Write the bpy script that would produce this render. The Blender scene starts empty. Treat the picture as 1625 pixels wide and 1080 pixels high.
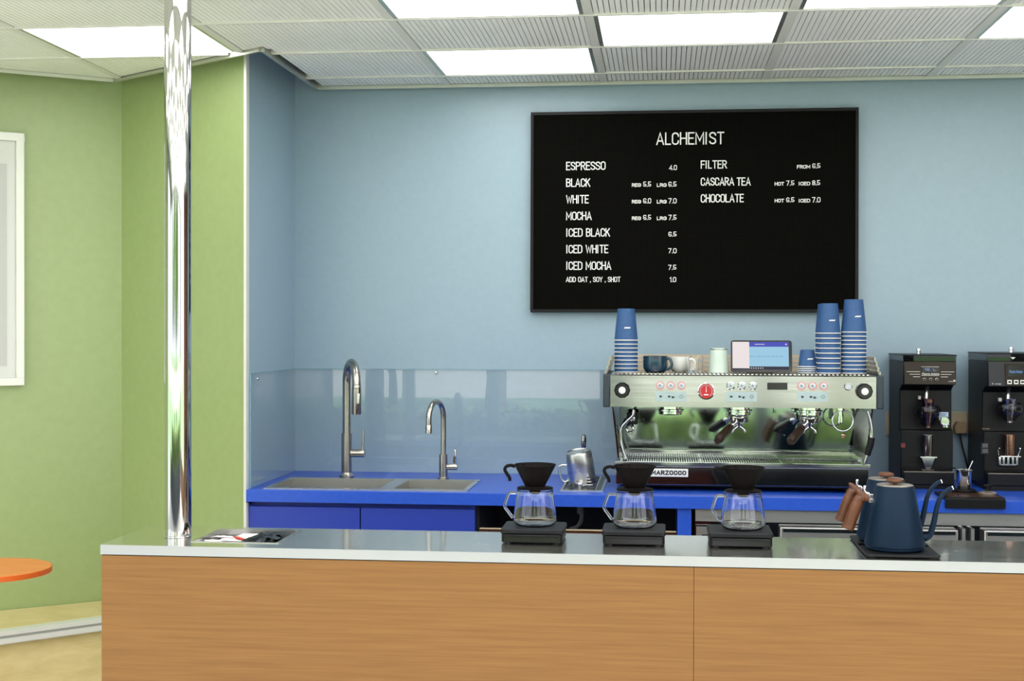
import bpy, bmesh, math, random
from mathutils import Vector, Matrix
random.seed(7)
PI = math.pi
SC = bpy.context.scene

# ------------------------------------------------------------------ camera
FOC, YAW, PIT, ROL, CAMH = 2166.876, 0.108452, -0.008359, 0.001992, 1.482
def cam_axes():
    cy, sy, cp, sp = math.cos(YAW), math.sin(YAW), math.cos(PIT), math.sin(PIT)
    fwd = Vector((-sy*cp, cy*cp, sp)); right = Vector((cy, sy, 0)); up = right.cross(fwd)
    cr, sr = math.cos(ROL), math.sin(ROL)
    return cr*right + sr*up, -sr*right + cr*up, fwd
CR, CU, CF = cam_axes()
cam_data = bpy.data.cameras.new('camera'); cam = bpy.data.objects.new('camera', cam_data)
SC.collection.objects.link(cam)
m = Matrix((CR, CU, -CF)).transposed().to_4x4(); m.translation = (0, 0, CAMH); cam.matrix_world = m
cam_data.sensor_width = 36; cam_data.lens = FOC*36/1625; cam_data.clip_start = 0.05; cam_data.clip_end = 300
SC.camera = cam
def F(y):
    """point (x, z) of the vertical plane at depth y seen at a photo position: used to measure the place"""
    def f(px, py):
        d = CF + (px-812.5)/FOC*CR - (py-540)/FOC*CU
        t = y/d.y
        return (t*d.x, CAMH + t*d.z)
    return f

# ------------------------------------------------------------------ world, sun, exposure
W = bpy.data.worlds.new('sky'); SC.world = W; W.use_nodes = True
bg = W.node_tree.nodes['Background']; bg.inputs[0].default_value = (.95, .98, 1.1, 1); bg.inputs[1].default_value = 2.3
sun_d = bpy.data.lights.new('sun', 'SUN'); sun_d.energy = 18; sun_d.angle = 0.02; sun_d.color = (1, .95, .86)
sun = bpy.data.objects.new('sun', sun_d); SC.collection.objects.link(sun)
sun.rotation_euler = (math.radians(-42), math.radians(24), 0)   # high, from behind the building: falls on the garden only
LAMP = 5.2
vs = SC.view_settings
SC.display_settings.display_device = 'sRGB'
vs.view_transform = 'Standard'; vs.look = 'None'; vs.exposure = 0.0; vs.gamma = 1.0; vs.use_curve_mapping = False
SC.cycles.use_denoising = True
SC.cycles.max_bounces = 12; SC.cycles.diffuse_bounces = 5; SC.cycles.glossy_bounces = 6
SC.cycles.transmission_bounces = 10; SC.cycles.transparent_max_bounces = 16
SC.cycles.caustics_reflective = False; SC.cycles.caustics_refractive = False
SC.cycles.sample_clamp_indirect = 6.0

# ------------------------------------------------------------------ materials
def lin(c):
    c = c/255.0
    return c/12.92 if c <= 0.04045 else ((c+0.055)/1.055)**2.4
def rgb(r, g, b): return (lin(r), lin(g), lin(b), 1)
def mat(name, col, rough=0.5, metal=0.0, spec=0.5, coat=0.0, emit=None, es=0.0):
    m = bpy.data.materials.new(name); m.use_nodes = True
    b = m.node_tree.nodes['Principled BSDF']
    b.inputs['Base Color'].default_value = col; b.inputs['Roughness'].default_value = rough
    b.inputs['Metallic'].default_value = metal; b.inputs['Specular IOR Level'].default_value = spec
    b.inputs['Coat Weight'].default_value = coat
    if emit:
        b.inputs['Emission Color'].default_value = emit; b.inputs['Emission Strength'].default_value = es
    return m
def nodes(m): return m.node_tree.nodes, m.node_tree.links, m.node_tree.nodes['Principled BSDF']
def noise_mix(m, c1, c2, scale=(1, 1, 1), nscale=5, detail=6, lo=.35, hi=.65, dist=0, bump=0, rough=None):
    n, l, b = nodes(m)
    tc = n.new('ShaderNodeTexCoord'); mp = n.new('ShaderNodeMapping'); mp.inputs['Scale'].default_value = scale
    nz = n.new('ShaderNodeTexNoise'); nz.inputs['Scale'].default_value = nscale; nz.inputs['Detail'].default_value = detail
    nz.inputs['Distortion'].default_value = dist
    cr = n.new('ShaderNodeValToRGB'); cr.color_ramp.elements[0].position = lo; cr.color_ramp.elements[1].position = hi
    cr.color_ramp.elements[0].color = c1; cr.color_ramp.elements[1].color = c2
    l.new(tc.outputs['Object'], mp.inputs['Vector']); l.new(mp.outputs['Vector'], nz.inputs['Vector'])
    l.new(nz.outputs['Fac'], cr.inputs['Fac']); l.new(cr.outputs['Color'], b.inputs['Base Color'])
    if bump:
        bp = n.new('ShaderNodeBump'); bp.inputs['Strength'].default_value = bump; bp.inputs['Distance'].default_value = .002
        l.new(nz.outputs['Fac'], bp.inputs['Height']); l.new(bp.outputs['Normal'], b.inputs['Normal'])
    if rough:
        mr = n.new('ShaderNodeMapRange'); mr.inputs['To Min'].default_value = rough[0]; mr.inputs['To Max'].default_value = rough[1]
        l.new(nz.outputs['Fac'], mr.inputs['Value']); l.new(mr.outputs['Result'], b.inputs['Roughness'])
    return m
def brushed(name, col, r0, r1, scale=(2, 2, 120)):
    m = mat(name, col, r0, 1.0)
    n, l, b = nodes(m)
    tc = n.new('ShaderNodeTexCoord'); mp = n.new('ShaderNodeMapping'); mp.inputs['Scale'].default_value = scale
    nz = n.new('ShaderNodeTexNoise'); nz.inputs['Scale'].default_value = 6; nz.inputs['Detail'].default_value = 4
    mr = n.new('ShaderNodeMapRange'); mr.inputs['To Min'].default_value = r0; mr.inputs['To Max'].default_value = r1
    l.new(tc.outputs['Object'], mp.inputs['Vector']); l.new(mp.outputs['Vector'], nz.inputs['Vector'])
    l.new(nz.outputs['Fac'], mr.inputs['Value']); l.new(mr.outputs['Result'], b.inputs['Roughness'])
    return m
def sheet_glass(name, tint=(1, 1, 1, 1), ior=1.5):
    """thin clear sheet: mirror by Fresnel, else see through"""
    m = bpy.data.materials.new(name); m.use_nodes = True
    n, l = m.node_tree.nodes, m.node_tree.links; n.remove(n['Principled BSDF'])
    out = n['Material Output']; fr = n.new('ShaderNodeFresnel'); fr.inputs['IOR'].default_value = ior
    tr = n.new('ShaderNodeBsdfTransparent'); tr.inputs['Color'].default_value = tint
    gl = n.new('ShaderNodeBsdfGlossy'); gl.inputs['Roughness'].default_value = 0.01
    mx = n.new('ShaderNodeMixShader')
    ge = n.new('ShaderNodeNewGeometry'); mu = n.new('ShaderNodeMath'); mu.operation = 'MULTIPLY_ADD'
    mu.inputs[1].default_value = -1; mu.inputs[2].default_value = 1      # the far skin of the sheet adds no second mirror
    mv = n.new('ShaderNodeMath'); mv.operation = 'MULTIPLY'
    l.new(ge.outputs['Backfacing'], mu.inputs[0]); l.new(mu.outputs[0], mv.inputs[0]); l.new(fr.outputs[0], mv.inputs[1])
    l.new(mv.outputs[0], mx.inputs[0]); l.new(tr.outputs[0], mx.inputs[1]); l.new(gl.outputs[0], mx.inputs[2])
    l.new(mx.outputs[0], out.inputs['Surface'])
    return m

M = {}
M['blue_wall'] = noise_mix(mat('blue wall paint', rgb(149, 174, 189), .42, spec=1.0), rgb(148, 173, 188), rgb(151, 176, 191), nscale=40, bump=.02)
M['green_wall'] = noise_mix(mat('green wall paint', rgb(153, 172, 112), .42, spec=1.0), rgb(152, 170, 110), rgb(156, 174, 115), nscale=30, bump=.02)
M['white_paint'] = mat('white paint', rgb(225, 225, 220), .6)
M['dark_paint'] = mat('dark plenum paint', rgb(60, 66, 66), .9)
M['frontage'] = mat('grey frontage frame', rgb(70, 78, 84), .5)
M['floor'] = noise_mix(mat('floor vinyl', rgb(230, 228, 222), .45), rgb(224, 221, 214), rgb(236, 234, 229), nscale=6)
M['grid'] = mat('ceiling grid metal', rgb(224, 224, 216), .5)
M['trim_alu'] = brushed('anodised edge trim', rgb(205, 206, 196), .3, .45, (3, 3, 40))
M['nosing'] = mat('satin aluminium nosing', rgb(226, 226, 220), .45, .35)
M['slat'] = noise_mix(mat('ribbed ceiling panel', rgb(246, 246, 241), .5), rgb(243, 244, 238), rgb(249, 249, 245), nscale=3)
M['slat_gap'] = mat('dark gap behind ribs', rgb(165, 168, 160), .9)
M['lamp'] = mat('lamp diffuser', (0, 0, 0, 1), .6, spec=0, emit=(1, 1, 1, 1), es=LAMP)
M['chrome'] = mat('chrome', (.86, .86, .87, 1), .06, 1)
M['pole_steel'] = mat('polished pole steel', (.60, .60, .58, 1), .05, 1)
M['polish'] = mat('polished steel', (.62, .63, .63, 1), .09, 1)
M['mirror_steel'] = mat('mirror steel', (.38, .43, .41, 1), .05, 1)
M['steel'] = brushed('brushed steel', (.58, .58, .56, 1), .22, .36)
M['panel_steel'] = brushed('panel steel', (.36, .365, .36, 1), .08, .16, (1, 1, 30))
M['tap_steel'] = brushed('tap steel', (.45, .42, .38, 1), .18, .28, (3, 3, 8))
M['fridge_steel'] = brushed('fridge steel', (.62, .62, .60, 1), .3, .42, (1, 1, 30))
M['dark_steel'] = mat('dark polished steel', (.33, .32, .33, 1), .08, 1)
M['bowl_steel'] = brushed('sink bowl steel', (.50, .49, .46, 1), .3, .45, (8, 8, 8))
M['top_steel'] = brushed('counter top steel', (.80, .76, .67, 1), .2, .3, (1, 4, 4))
b_ = M['top_steel'].node_tree.nodes['Principled BSDF']; b_.inputs['Coat Weight'].default_value = .6; b_.inputs['Coat Roughness'].default_value = .06; b_.inputs['Coat IOR'].default_value = 1.7
M['edge_steel'] = mat('counter edge steel', (.66, .68, .68, 1), .28, 1)
M['blue_top'] = noise_mix(mat('blue laminate worktop', rgb(36, 82, 192), .34), rgb(34, 80, 190), rgb(39, 85, 195), nscale=60, detail=2)
M['blue_cab'] = mat('blue cabinet laminate', rgb(32, 58, 162), .42)
M['black_void'] = mat('dark bay lining', rgb(14, 15, 18), .8)
M['black'] = mat('black plastic', rgb(12, 13, 15), .42, spec=.25)
M['black_gloss'] = mat('black gloss plastic', rgb(10, 10, 12), .12)
M['black_metal'] = mat('black painted metal', rgb(15, 15, 17), .4, spec=.25)
M['brown_metal'] = mat('bronze painted metal', rgb(48, 40, 33), .38, .3, spec=.3)
M['grey_plastic'] = mat('grey plastic', rgb(78, 80, 82), .5)
M['slate'] = mat('slate painted metal', rgb(44, 54, 62), .4)
M['white_plastic'] = mat('white plastic', rgb(235, 235, 230), .4)
M['ivory'] = mat('ivory plastic', rgb(206, 188, 158), .45)
M['beige'] = mat('beige plastic', rgb(170, 142, 105), .5)
M['white_letter'] = mat('white letter', rgb(245, 245, 240), .5)
M['dark_letter'] = mat('dark letter', rgb(30, 34, 36), .5)
M['silver_letter'] = mat('silver letter', rgb(215, 212, 205), .35, .3)
M['cup_blue'] = noise_mix(mat('blue paper', rgb(48, 86, 136), .6), rgb(46, 84, 133), rgb(51, 89, 139), nscale=60)
M['cup_rim'] = mat('paper rim', rgb(238, 232, 222), .6)
M['kraft'] = mat('pale kraft paper', rgb(205, 188, 160), .65)
M['teal_glaze'] = mat('dark teal glaze', rgb(22, 58, 80), .18, coat=.4)
M['white_glaze'] = mat('white glaze', rgb(238, 238, 232), .2, coat=.3)
M['mint'] = mat('mint enamel', rgb(205, 222, 208), .15, coat=.4)
M['kettle'] = noise_mix(mat('matt navy kettle coat', rgb(7, 31, 52), .45, .15, spec=.2), rgb(6, 30, 50), rgb(9, 33, 55), nscale=80)
M['plate_black'] = mat('matt black plate', rgb(19, 21, 24), .5, spec=.3)
M['dripper'] = mat('dark brown ceramic', rgb(13, 9, 8), .6, spec=.12)
M['red_dial'] = mat('red dial', rgb(198, 40, 44), .5)
M['pink'] = mat('pink lit ring', rgb(230, 150, 150), .4)
M['button'] = mat('pale button', rgb(200, 208, 214), .25, .2)
M['label_grey'] = mat('pale grey control label', rgb(176, 196, 196), .35)
M['orange'] = noise_mix(mat('orange stained ply', rgb(206, 122, 48), .4), rgb(200, 116, 44), rgb(212, 130, 56), (1, 9, 1), 5)
M['orange_edge'] = mat('orange table edge', rgb(206, 92, 20), .45)
M['paper'] = mat('sachet paper', rgb(240, 232, 232), .6)
M['paper_red'] = mat('red printed paper', rgb(205, 70, 50), .6)
M['sachet_black'] = mat('black foil sachet', rgb(24, 26, 30), .25, .2)
M['art_paper'] = mat('pale grey art paper', rgb(216, 217, 214), .7)
M['art_band'] = mat('white art band', rgb(240, 240, 238), .7)
M['copper'] = mat('copper tinted steel', (.60, .36, .26, 1), .16, 1)
M['bell'] = sheet_glass('tinted clear bell', (.8, .8, .82, 1), 1.5)
M['smoke'] = sheet_glass('smoky plastic', (.35, .35, .36, 1), 1.5)
M['acrylic'] = sheet_glass('clear acrylic sheet', (.985, .99, .995, 1), 1.62)
M['glass_edge'] = mat('acrylic edge', rgb(120, 165, 185), .2)
M['hedge'] = noise_mix(mat('hedge leaves', rgb(120, 160, 80), .6), rgb(78, 124, 52), rgb(190, 212, 120), nscale=9, lo=.3, hi=.7)
M['tree'] = noise_mix(mat('tree leaves', rgb(110, 145, 80), .6), rgb(84, 122, 62), rgb(165, 192, 118), nscale=2.2, lo=.3, hi=.7)
M['lawn'] = noise_mix(mat('lawn', rgb(120, 165, 112), .8), rgb(104, 152, 98), rgb(142, 180, 128), nscale=2)
M['bark'] = mat('bark', rgb(92, 78, 64), .9)
M['road'] = mat('pale road', rgb(215, 212, 205), .8)

def clear_glass(name):
    m = bpy.data.materials.new(name); m.use_nodes = True
    b = m.node_tree.nodes['Principled BSDF']
    b.inputs['Base Color'].default_value = (1, 1, 1, 1); b.inputs['Roughness'].default_value = 0.0
    b.inputs['Transmission Weight'].default_value = 1; b.inputs['IOR'].default_value = 1.47
    return m
M['glass'] = clear_glass('borosilicate glass')

def wood(name, c1, c2, scale, rough=.45, along='x'):
    m = mat(name, c1, rough)
    n, l, b = nodes(m)
    tc = n.new('ShaderNodeTexCoord'); mp = n.new('ShaderNodeMapping')
    mp.inputs['Scale'].default_value = scale
    n1 = n.new('ShaderNodeTexNoise'); n1.inputs['Scale'].default_value = 3; n1.inputs['Detail'].default_value = 9; n1.inputs['Roughness'].default_value = .62
    n1.inputs['Distortion'].default_value = .35
    cr = n.new('ShaderNodeValToRGB'); e = cr.color_ramp.elements
    e[0].position = .32; e[0].color = c2; e[1].position = .66; e[1].color = c1
    l.new(tc.outputs['Object'], mp.inputs['Vector']); l.new(mp.outputs['Vector'], n1.inputs['Vector'])
    l.new(n1.outputs['Fac'], cr.inputs['Fac']); l.new(cr.outputs['Color'], b.inputs['Base Color'])
    return m
M['oak'] = wood('oak veneer', rgb(143, 101, 49), rgb(126, 85, 37), (1.0, 8, 44))
M['ply'] = wood('birch plywood', rgb(222, 204, 150), rgb(204, 184, 126), (2.2, 2.2, 7), .5)
M['walnut'] = wood('walnut', rgb(104, 58, 26), rgb(72, 36, 13), (26, 26, 6), .4)
M['dark_walnut'] = wood('dark walnut', rgb(52, 34, 22), rgb(34, 21, 14), (20, 20, 20), .35)
M['counter_back'] = wood('red brown counter back', rgb(126, 66, 50), rgb(104, 52, 40), (1, 8, 22))
M['tan_lid'] = mat('reflection tan metal', (.52, .45, .38, 1), .3, .8)  # light reflected on the kettle lids is put into the tan base colour

# letterboard felt with fine ribs both ways
def letter_felt():
    m = mat('black ribbed letterboard', rgb(8, 8, 7), .8, spec=.04)
    n, l, b = nodes(m)
    tc = n.new('ShaderNodeTexCoord'); w1 = n.new('ShaderNodeTexWave'); w2 = n.new('ShaderNodeTexWave')
    w1.bands_direction = 'X'; w2.bands_direction = 'Z'
    for w in (w1, w2): w.inputs['Scale'].default_value = 34; l.new(tc.outputs['Object'], w.inputs['Vector'])
    mx = n.new('ShaderNodeMath'); mx.operation = 'MULTIPLY'; l.new(w1.outputs['Fac'], mx.inputs[0]); l.new(w2.outputs['Fac'], mx.inputs[1])
    cr = n.new('ShaderNodeValToRGB'); cr.color_ramp.elements[0].color = rgb(5, 5, 4); cr.color_ramp.elements[1].color = rgb(22, 21, 15)
    l.new(mx.outputs[0], cr.inputs['Fac']); l.new(cr.outputs['Color'], b.inputs['Base Color'])
    return m
M['felt'] = letter_felt()

# ------------------------------------------------------------------ mesh builder
class MB:
    def __init__(s): s.v = []; s.f = []
    def add(s, vs, fs):
        o = len(s.v); s.v += [tuple(p) for p in vs]; s.f += [tuple(i+o for i in f) for f in fs]; return s
    def box(s, x0, x1, y0, y1, z0, z1):
        return s.add([(x0, y0, z0), (x1, y0, z0), (x1, y1, z0), (x0, y1, z0), (x0, y0, z1), (x1, y0, z1), (x1, y1, z1), (x0, y1, z1)],
                     [(0, 3, 2, 1), (4, 5, 6, 7), (0, 1, 5, 4), (1, 2, 6, 5), (2, 3, 7, 6), (3, 0, 4, 7)])
    def prism(s, poly, a0, a1, axis='z'):
        """polygon (2d, counter-clockwise) pushed along an axis"""
        n = len(poly)
        def P(p, a):
            if axis == 'z': return (p[0], p[1], a)
            if axis == 'y': return (p[0], a, p[1])
            return (a, p[0], p[1])
        vs = [P(p, a0) for p in poly] + [P(p, a1) for p in poly]
        fs = [tuple(range(n-1, -1, -1)), tuple(range(n, 2*n))] + [(i, (i+1) % n, n+(i+1) % n, n+i) for i in range(n)]
        return s.add(vs, fs)
    def lathe(s, prof, c=(0, 0, 0), n=40, axis='z', squash=1.0, close=False):
        """profile of (radius, height) turned about an axis"""
        vs = []; fs = []
        k = len(prof)
        for r, h in prof:
            for i in range(n):
                a = 2*PI*i/n; x, y = r*math.cos(a), r*math.sin(a)*squash
                p = (x, y, h) if axis == 'z' else ((x, h, y) if axis == 'y' else (h, x, y))
                vs.append((c[0]+p[0], c[1]+p[1], c[2]+p[2]))
        for j in range(k-1 if not close else k):
            jn = (j+1) % k
            for i in range(n):
                fs.append((j*n+i, j*n+(i+1) % n, jn*n+(i+1) % n, jn*n+i))
        if not close:
            if prof[0][0] > 1e-5: fs.append(tuple(range(n-1, -1, -1)))
            if prof[-1][0] > 1e-5: fs.append(tuple((k-1)*n+i for i in range(n)))
        return s.add(vs, fs)
    def cyl(s, c, r, h, axis='z', n=28, r2=None):
        return s.lathe([(r, 0), (r if r2 is None else r2, h)], c, n, axis)
    def torus(s, c, R, r, axis='z', n=36, k=10):
        return s.lathe([(R+r*math.cos(2*PI*j/k), r*math.sin(2*PI*j/k)) for j in range(k)], c, n, axis, close=True)
    def tube(s, pts, r, n=14, cap=True):
        pts = [Vector(p) for p in pts]; k = len(pts)
        rs = r if isinstance(r, (list, tuple)) else [r]*k
        up = None; vs = []; fs = []
        for i, p in enumerate(pts):
            t = (pts[min(i+1, k-1)]-pts[max(i-1, 0)]).normalized()
            if up is None:
                up = Vector((0, 0, 1)) if abs(t.z) < .9 else Vector((1, 0, 0))
            u = (up - t*up.dot(t)).normalized(); w = t.cross(u); up = u
            for j in range(n):
                a = 2*PI*j/n; vs.append(p + rs[i]*(math.cos(a)*u + math.sin(a)*w))
        for i in range(k-1):
            for j in range(n):
                fs.append((i*n+j, i*n+(j+1) % n, (i+1)*n+(j+1) % n, (i+1)*n+j))
        if cap: fs += [tuple(range(n-1, -1, -1)), tuple((k-1)*n+j for j in range(n))]
        return s.add(vs, fs)
    def ball(s, c, r, n=20, k=12, sz=1.0):
        return s.lathe([(max(r*math.sin(PI*j/k), 1e-6), -r*sz*math.cos(PI*j/k)) for j in range(k+1)], c, n)
    def plate(s, xs, ys, z0, z1, holes=()):
        """slab over a grid of xs, ys; cells listed in holes are left out"""
        def solid(i, j): return 0 <= i < len(xs)-1 and 0 <= j < len(ys)-1 and (i, j) not in holes
        for i in range(len(xs)-1):
            for j in range(len(ys)-1):
                if not solid(i, j): continue
                x0, x1, y0, y1 = xs[i], xs[i+1], ys[j], ys[j+1]
                s.add([(x0, y0, z1), (x1, y0, z1), (x1, y1, z1), (x0, y1, z1)], [(0, 1, 2, 3)])
                s.add([(x0, y0, z0), (x1, y0, z0), (x1, y1, z0), (x0, y1, z0)], [(3, 2, 1, 0)])
                if not solid(i-1, j): s.add([(x0, y0, z0), (x0, y1, z0), (x0, y1, z1), (x0, y0, z1)], [(3, 2, 1, 0)])
                if not solid(i+1, j): s.add([(x1, y0, z0), (x1, y1, z0), (x1, y1, z1), (x1, y0, z1)], [(0, 1, 2, 3)])
                if not solid(i, j-1): s.add([(x0, y0, z0), (x1, y0, z0), (x1, y0, z1), (x0, y0, z1)], [(0, 1, 2, 3)])
                if not solid(i, j+1): s.add([(x0, y1, z0), (x1, y1, z0), (x1, y1, z1), (x0, y1, z1)], [(3, 2, 1, 0)])
        return s
    def xf(s, mtx):
        s.v = [tuple(mtx @ Vector(p)) for p in s.v]; return s
    def build(s, name, material, parent=None, bev=0, seg=2, angle=38, off=(0, 0, 0), smooth=True):
        me = bpy.data.meshes.new(name)
        o3 = Vector(off)
        me.from_pydata([tuple(Vector(p)-o3) for p in s.v], [], s.f); me.validate()
        bm = bmesh.new(); bm.from_mesh(me)
        bmesh.ops.remove_doubles(bm, verts=bm.verts, dist=1e-6)
        bmesh.ops.recalc_face_normals(bm, faces=bm.faces); bm.to_mesh(me); bm.free()
        me.materials.append(material)
        if smooth:
            me.polygons.foreach_set('use_smooth', [True]*len(me.polygons)); me.set_sharp_from_angle(angle=math.radians(angle))
        o = bpy.data.objects.new(name, me); SC.collection.objects.link(o)
        if parent: o.parent = parent
        if bev:
            b = o.modifiers.new('edge', 'BEVEL'); b.width = bev; b.segments = seg; b.limit_method = 'ANGLE'; b.angle_limit = math.radians(40)
            b.harden_normals = False
        return o

def tag(o, label, cat, group=None, kind=None):
    o['label'] = label; o['category'] = cat
    if group: o['group'] = group
    if kind: o['kind'] = kind
    return o
def thing(name, label, cat, loc=(0, 0, 0), rz=0.0, group=None):
    o = bpy.data.objects.new(name, None); SC.collection.objects.link(o); o.empty_display_size = .05
    o.location = loc; o.rotation_euler = (0, 0, rz)
    return tag(o, label, cat, group)
def struct(o): o['kind'] = 'structure'; return o
def kids(o): return [c for c in bpy.data.objects if c.parent == o]
def copy_tree(o, parent=None):
    c = o.copy(); SC.collection.objects.link(c)
    if parent: c.parent = parent
    for ch in kids(o): copy_tree(ch, c)
    return c
def arc(cx, cy, r, a0, a1, n=10):
    return [(cx+r*math.cos(math.radians(a0+(a1-a0)*i/n)), cy+r*math.sin(math.radians(a0+(a1-a0)*i/n))) for i in range(n+1)]
def smooth_path(pts, n=8):
    """Catmull-Rom through the points"""
    P = [Vector(p) for p in pts]; P = [2*P[0]-P[1]] + P + [2*P[-1]-P[-2]]; out = []
    for i in range(1, len(P)-2):
        for j in range(n):
            t = j/n; a, b, c, d = P[i-1], P[i], P[i+1], P[i+2]
            out.append(.5*((2*b) + (c-a)*t + (2*a-5*b+4*c-d)*t*t + (3*b-a-3*c+d)*t**3))
    out.append(P[-2]); return out

# ------------------------------------------------------------------ lettering: a condensed stroke alphabet
def _o(w=.46, r=.23):
    return arc(w-r, 1-r, r, 0, 90, 5) + arc(r, 1-r, r, 90, 180, 5) + arc(r, r, r, 180, 270, 5) + arc(w-r, r, r, 270, 360, 5) + [(w, 1-r)]
GL = {
 'A': (.5, [[(0, 0), (.25, 1), (.5, 0)], [(.1, .3), (.4, .3)]]),
 'B': (.44, [[(0, 0), (0, 1)], [(0, 1)]+arc(.2, .77, .23, 90, -90, 6)+[(0, .54)], [(0, .54)]+arc(.18, .27, .27, 90, -90, 6)+[(0, 0)]]),
 'C': (.44, [[(.44, .72)]+arc(.22, .77, .22, 0, 180, 8)+arc(.22, .22, .22, 180, 360, 8)+[(.44, .28)]]),
 'D': (.46, [[(0, 0), (0, 1)]+arc(.2, .74, .26, 90, 0, 5)+arc(.2, .26, .26, 0, -90, 5)+[(0, 0)]]),
 'E': (.38, [[(.38, 1), (0, 1), (0, 0), (.38, 0)], [(0, .52), (.32, .52)]]),
 'F': (.38, [[(.38, 1), (0, 1), (0, 0)], [(0, .52), (.32, .52)]]),
 'G': (.46, [[(.44, .72)]+arc(.22, .77, .22, 0, 180, 8)+arc(.22, .22, .22, 180, 360, 8)+[(.44, .46), (.24, .46)]]),
 'H': (.44, [[(0, 0), (0, 1)], [(.44, 0), (.44, 1)], [(0, .52), (.44, .52)]]),
 'I': (.14, [[(.03, 0), (.03, 1)]]),
 'K': (.44, [[(0, 0), (0, 1)], [(.42, 1), (0, .4)], [(.15, .6), (.44, 0)]]),
 'L': (.34, [[(0, 1), (0, 0), (.34, 0)]]),
 'M': (.56, [[(0, 0), (0, 1), (.28, .3), (.56, 1), (.56, 0)]]),
 'N': (.46, [[(0, 0), (0, 1), (.46, 0), (.46, 1)]]),
 'O': (.46, [_o()]),
 'P': (.42, [[(0, 0), (0, 1)]+arc(.18, .74, .26, 90, -90, 8)+[(0, .48)]]),
 'R': (.44, [[(0, 0), (0, 1)]+arc(.18, .75, .25, 90, -90, 8)+[(0, .5)], [(.2, .5), (.44, 0)]]),
 'S': (.42, [[(.42, .78)]+arc(.21, .77, .22, 10, 180, 7)+[(.04, .62), (.38, .4)]+arc(.21, .23, .22, 20, -170, 8)]),
 'T': (.44, [[(0, 1), (.44, 1)], [(.22, 1), (.22, 0)]]),
 'U': (.44, [[(0, 1)]+arc(.22, .22, .22, 180, 360, 8)+[(.44, 1)]]),
 'V': (.46, [[(0, 1), (.23, 0), (.46, 1)]]),
 'W': (.66, [[(0, 1), (.16, 0), (.33, .8), (.5, 0), (.66, 1)]]),
 'Y': (.46, [[(0, 1), (.23, .45), (.46, 1)], [(.23, .45), (.23, 0)]]),
 'Z': (.42, [[(0, 1), (.42, 1), (0, 0), (.42, 0)]]),
 '0': (.42, [_o(.42, .21)]),
 '1': (.16, [[(0, .82), (.16, 1), (.16, 0)]]),
 '4': (.44, [[(.34, 0), (.34, 1), (0, .25), (.44, .25)]]),
 '5': (.42, [[(.38, 1), (.04, 1), (.02, .56)]+arc(.2, .3, .22, 110, -160, 9)]),
 '6': (.42, [[(.4, .8)]+arc(.21, .77, .21, 10, 180, 6)+[(0, .25)]+arc(.21, .26, .21, 180, 540, 12)]),
 '7': (.40, [[(0, 1), (.4, 1), (.12, 0)]]),
 '8': (.42, [arc(.21, .76, .2, 0, 360, 12), arc(.21, .27, .22, 0, 360, 12)]),
 '.': (.02, [[(0, 0), (.02, 0)]]),
 ',': (.04, [[(.04, .06), (0, -.14)]]),
 ' ': (.2, []),
}
def stroke_text(mb, text, p0, p1, h, t, depth, out=(0, -1, 0), gap=.17, slant=0.0):
    """letters standing on the line p0-p1 (3d), height h, stroke t, raised by depth"""
    p0 = Vector(p0); p1 = Vector(p1); ux = (p1-p0); L = ux.length; ux.normalize()
    out = Vector(out); uz = out.cross(ux).normalized() * -1
    if uz.z < 0: uz = -uz
    tot = sum(GL[c][0] for c in text) + gap*(len(text)-1)
    k = (L - t)/tot; x = t/2
    def P(a, b, d): return p0 + ux*a + uz*b + out*d
    ns = 0
    for c in text:
        w, strokes = GL[c]
        for st in strokes:
            pts = [(x + q[0]*k + slant*q[1]*h, t/2 + q[1]*(h-t)) for q in st]
            closed = math.hypot(pts[0][0]-pts[-1][0], pts[0][1]-pts[-1][1]) < 1e-6 and len(pts) > 3
            if closed: pts = pts[:-1]
            ded = [pts[0]]
            for q in pts[1:]:
                if math.hypot(q[0]-ded[-1][0], q[1]-ded[-1][1]) > 1e-6: ded.append(q)
            n = len(ded)
            def dr(i, j):
                dx, dy = ded[j][0]-ded[i][0], ded[j][1]-ded[i][1]; l = math.hypot(dx, dy) or 1; return dx/l, dy/l
            L_, R_ = [], []
            for i in range(n):
                if closed: d0, d1 = dr(i-1, i), dr(i, (i+1) % n)
                else:
                    d0 = dr(i-1, i) if i else dr(0, 1); d1 = dr(i, i+1) if i < n-1 else d0
                nx, ny = -(d0[1]+d1[1]), d0[0]+d1[0]; l = math.hypot(nx, ny)
                if l < .2: nx, ny, sc_ = -d0[1], d0[0], 1.0
                else:
                    nx, ny = nx/l, ny/l; sc_ = min(1.9, 1/max(.3, nx*-d0[1]+ny*d0[0]))
                px, py = ded[i]
                if not closed and i == 0: px -= d0[0]*t*.5; py -= d0[1]*t*.5
                if not closed and i == n-1: px += d0[0]*t*.5; py += d0[1]*t*.5
                L_.append((px+nx*t*.5*sc_, py+ny*t*.5*sc_)); R_.append((px-nx*t*.5*sc_, py-ny*t*.5*sc_))
            dz = depth*(1+.12*(ns % 3)); ns += 1
            vs = [P(*q, 0) for q in L_] + [P(*q, 0) for q in R_] + [P(*q, dz) for q in L_] + [P(*q, dz) for q in R_]
            fs = []
            for i in range(n if closed else n-1):
                j = (i+1) % n
                fs += [(i, j, n+j, n+i), (2*n+i, 3*n+i, 3*n+j, 2*n+j), (i, 2*n+i, 2*n+j, j), (n+i, n+j, 3*n+j, 3*n+i)]
            if not closed: fs += [(0, n, 3*n, 2*n), (n-1, 3*n-1, 4*n-1, 2*n-1)]
            mb.add(vs, fs)
        x += (w+gap)*k
    return mb
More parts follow.
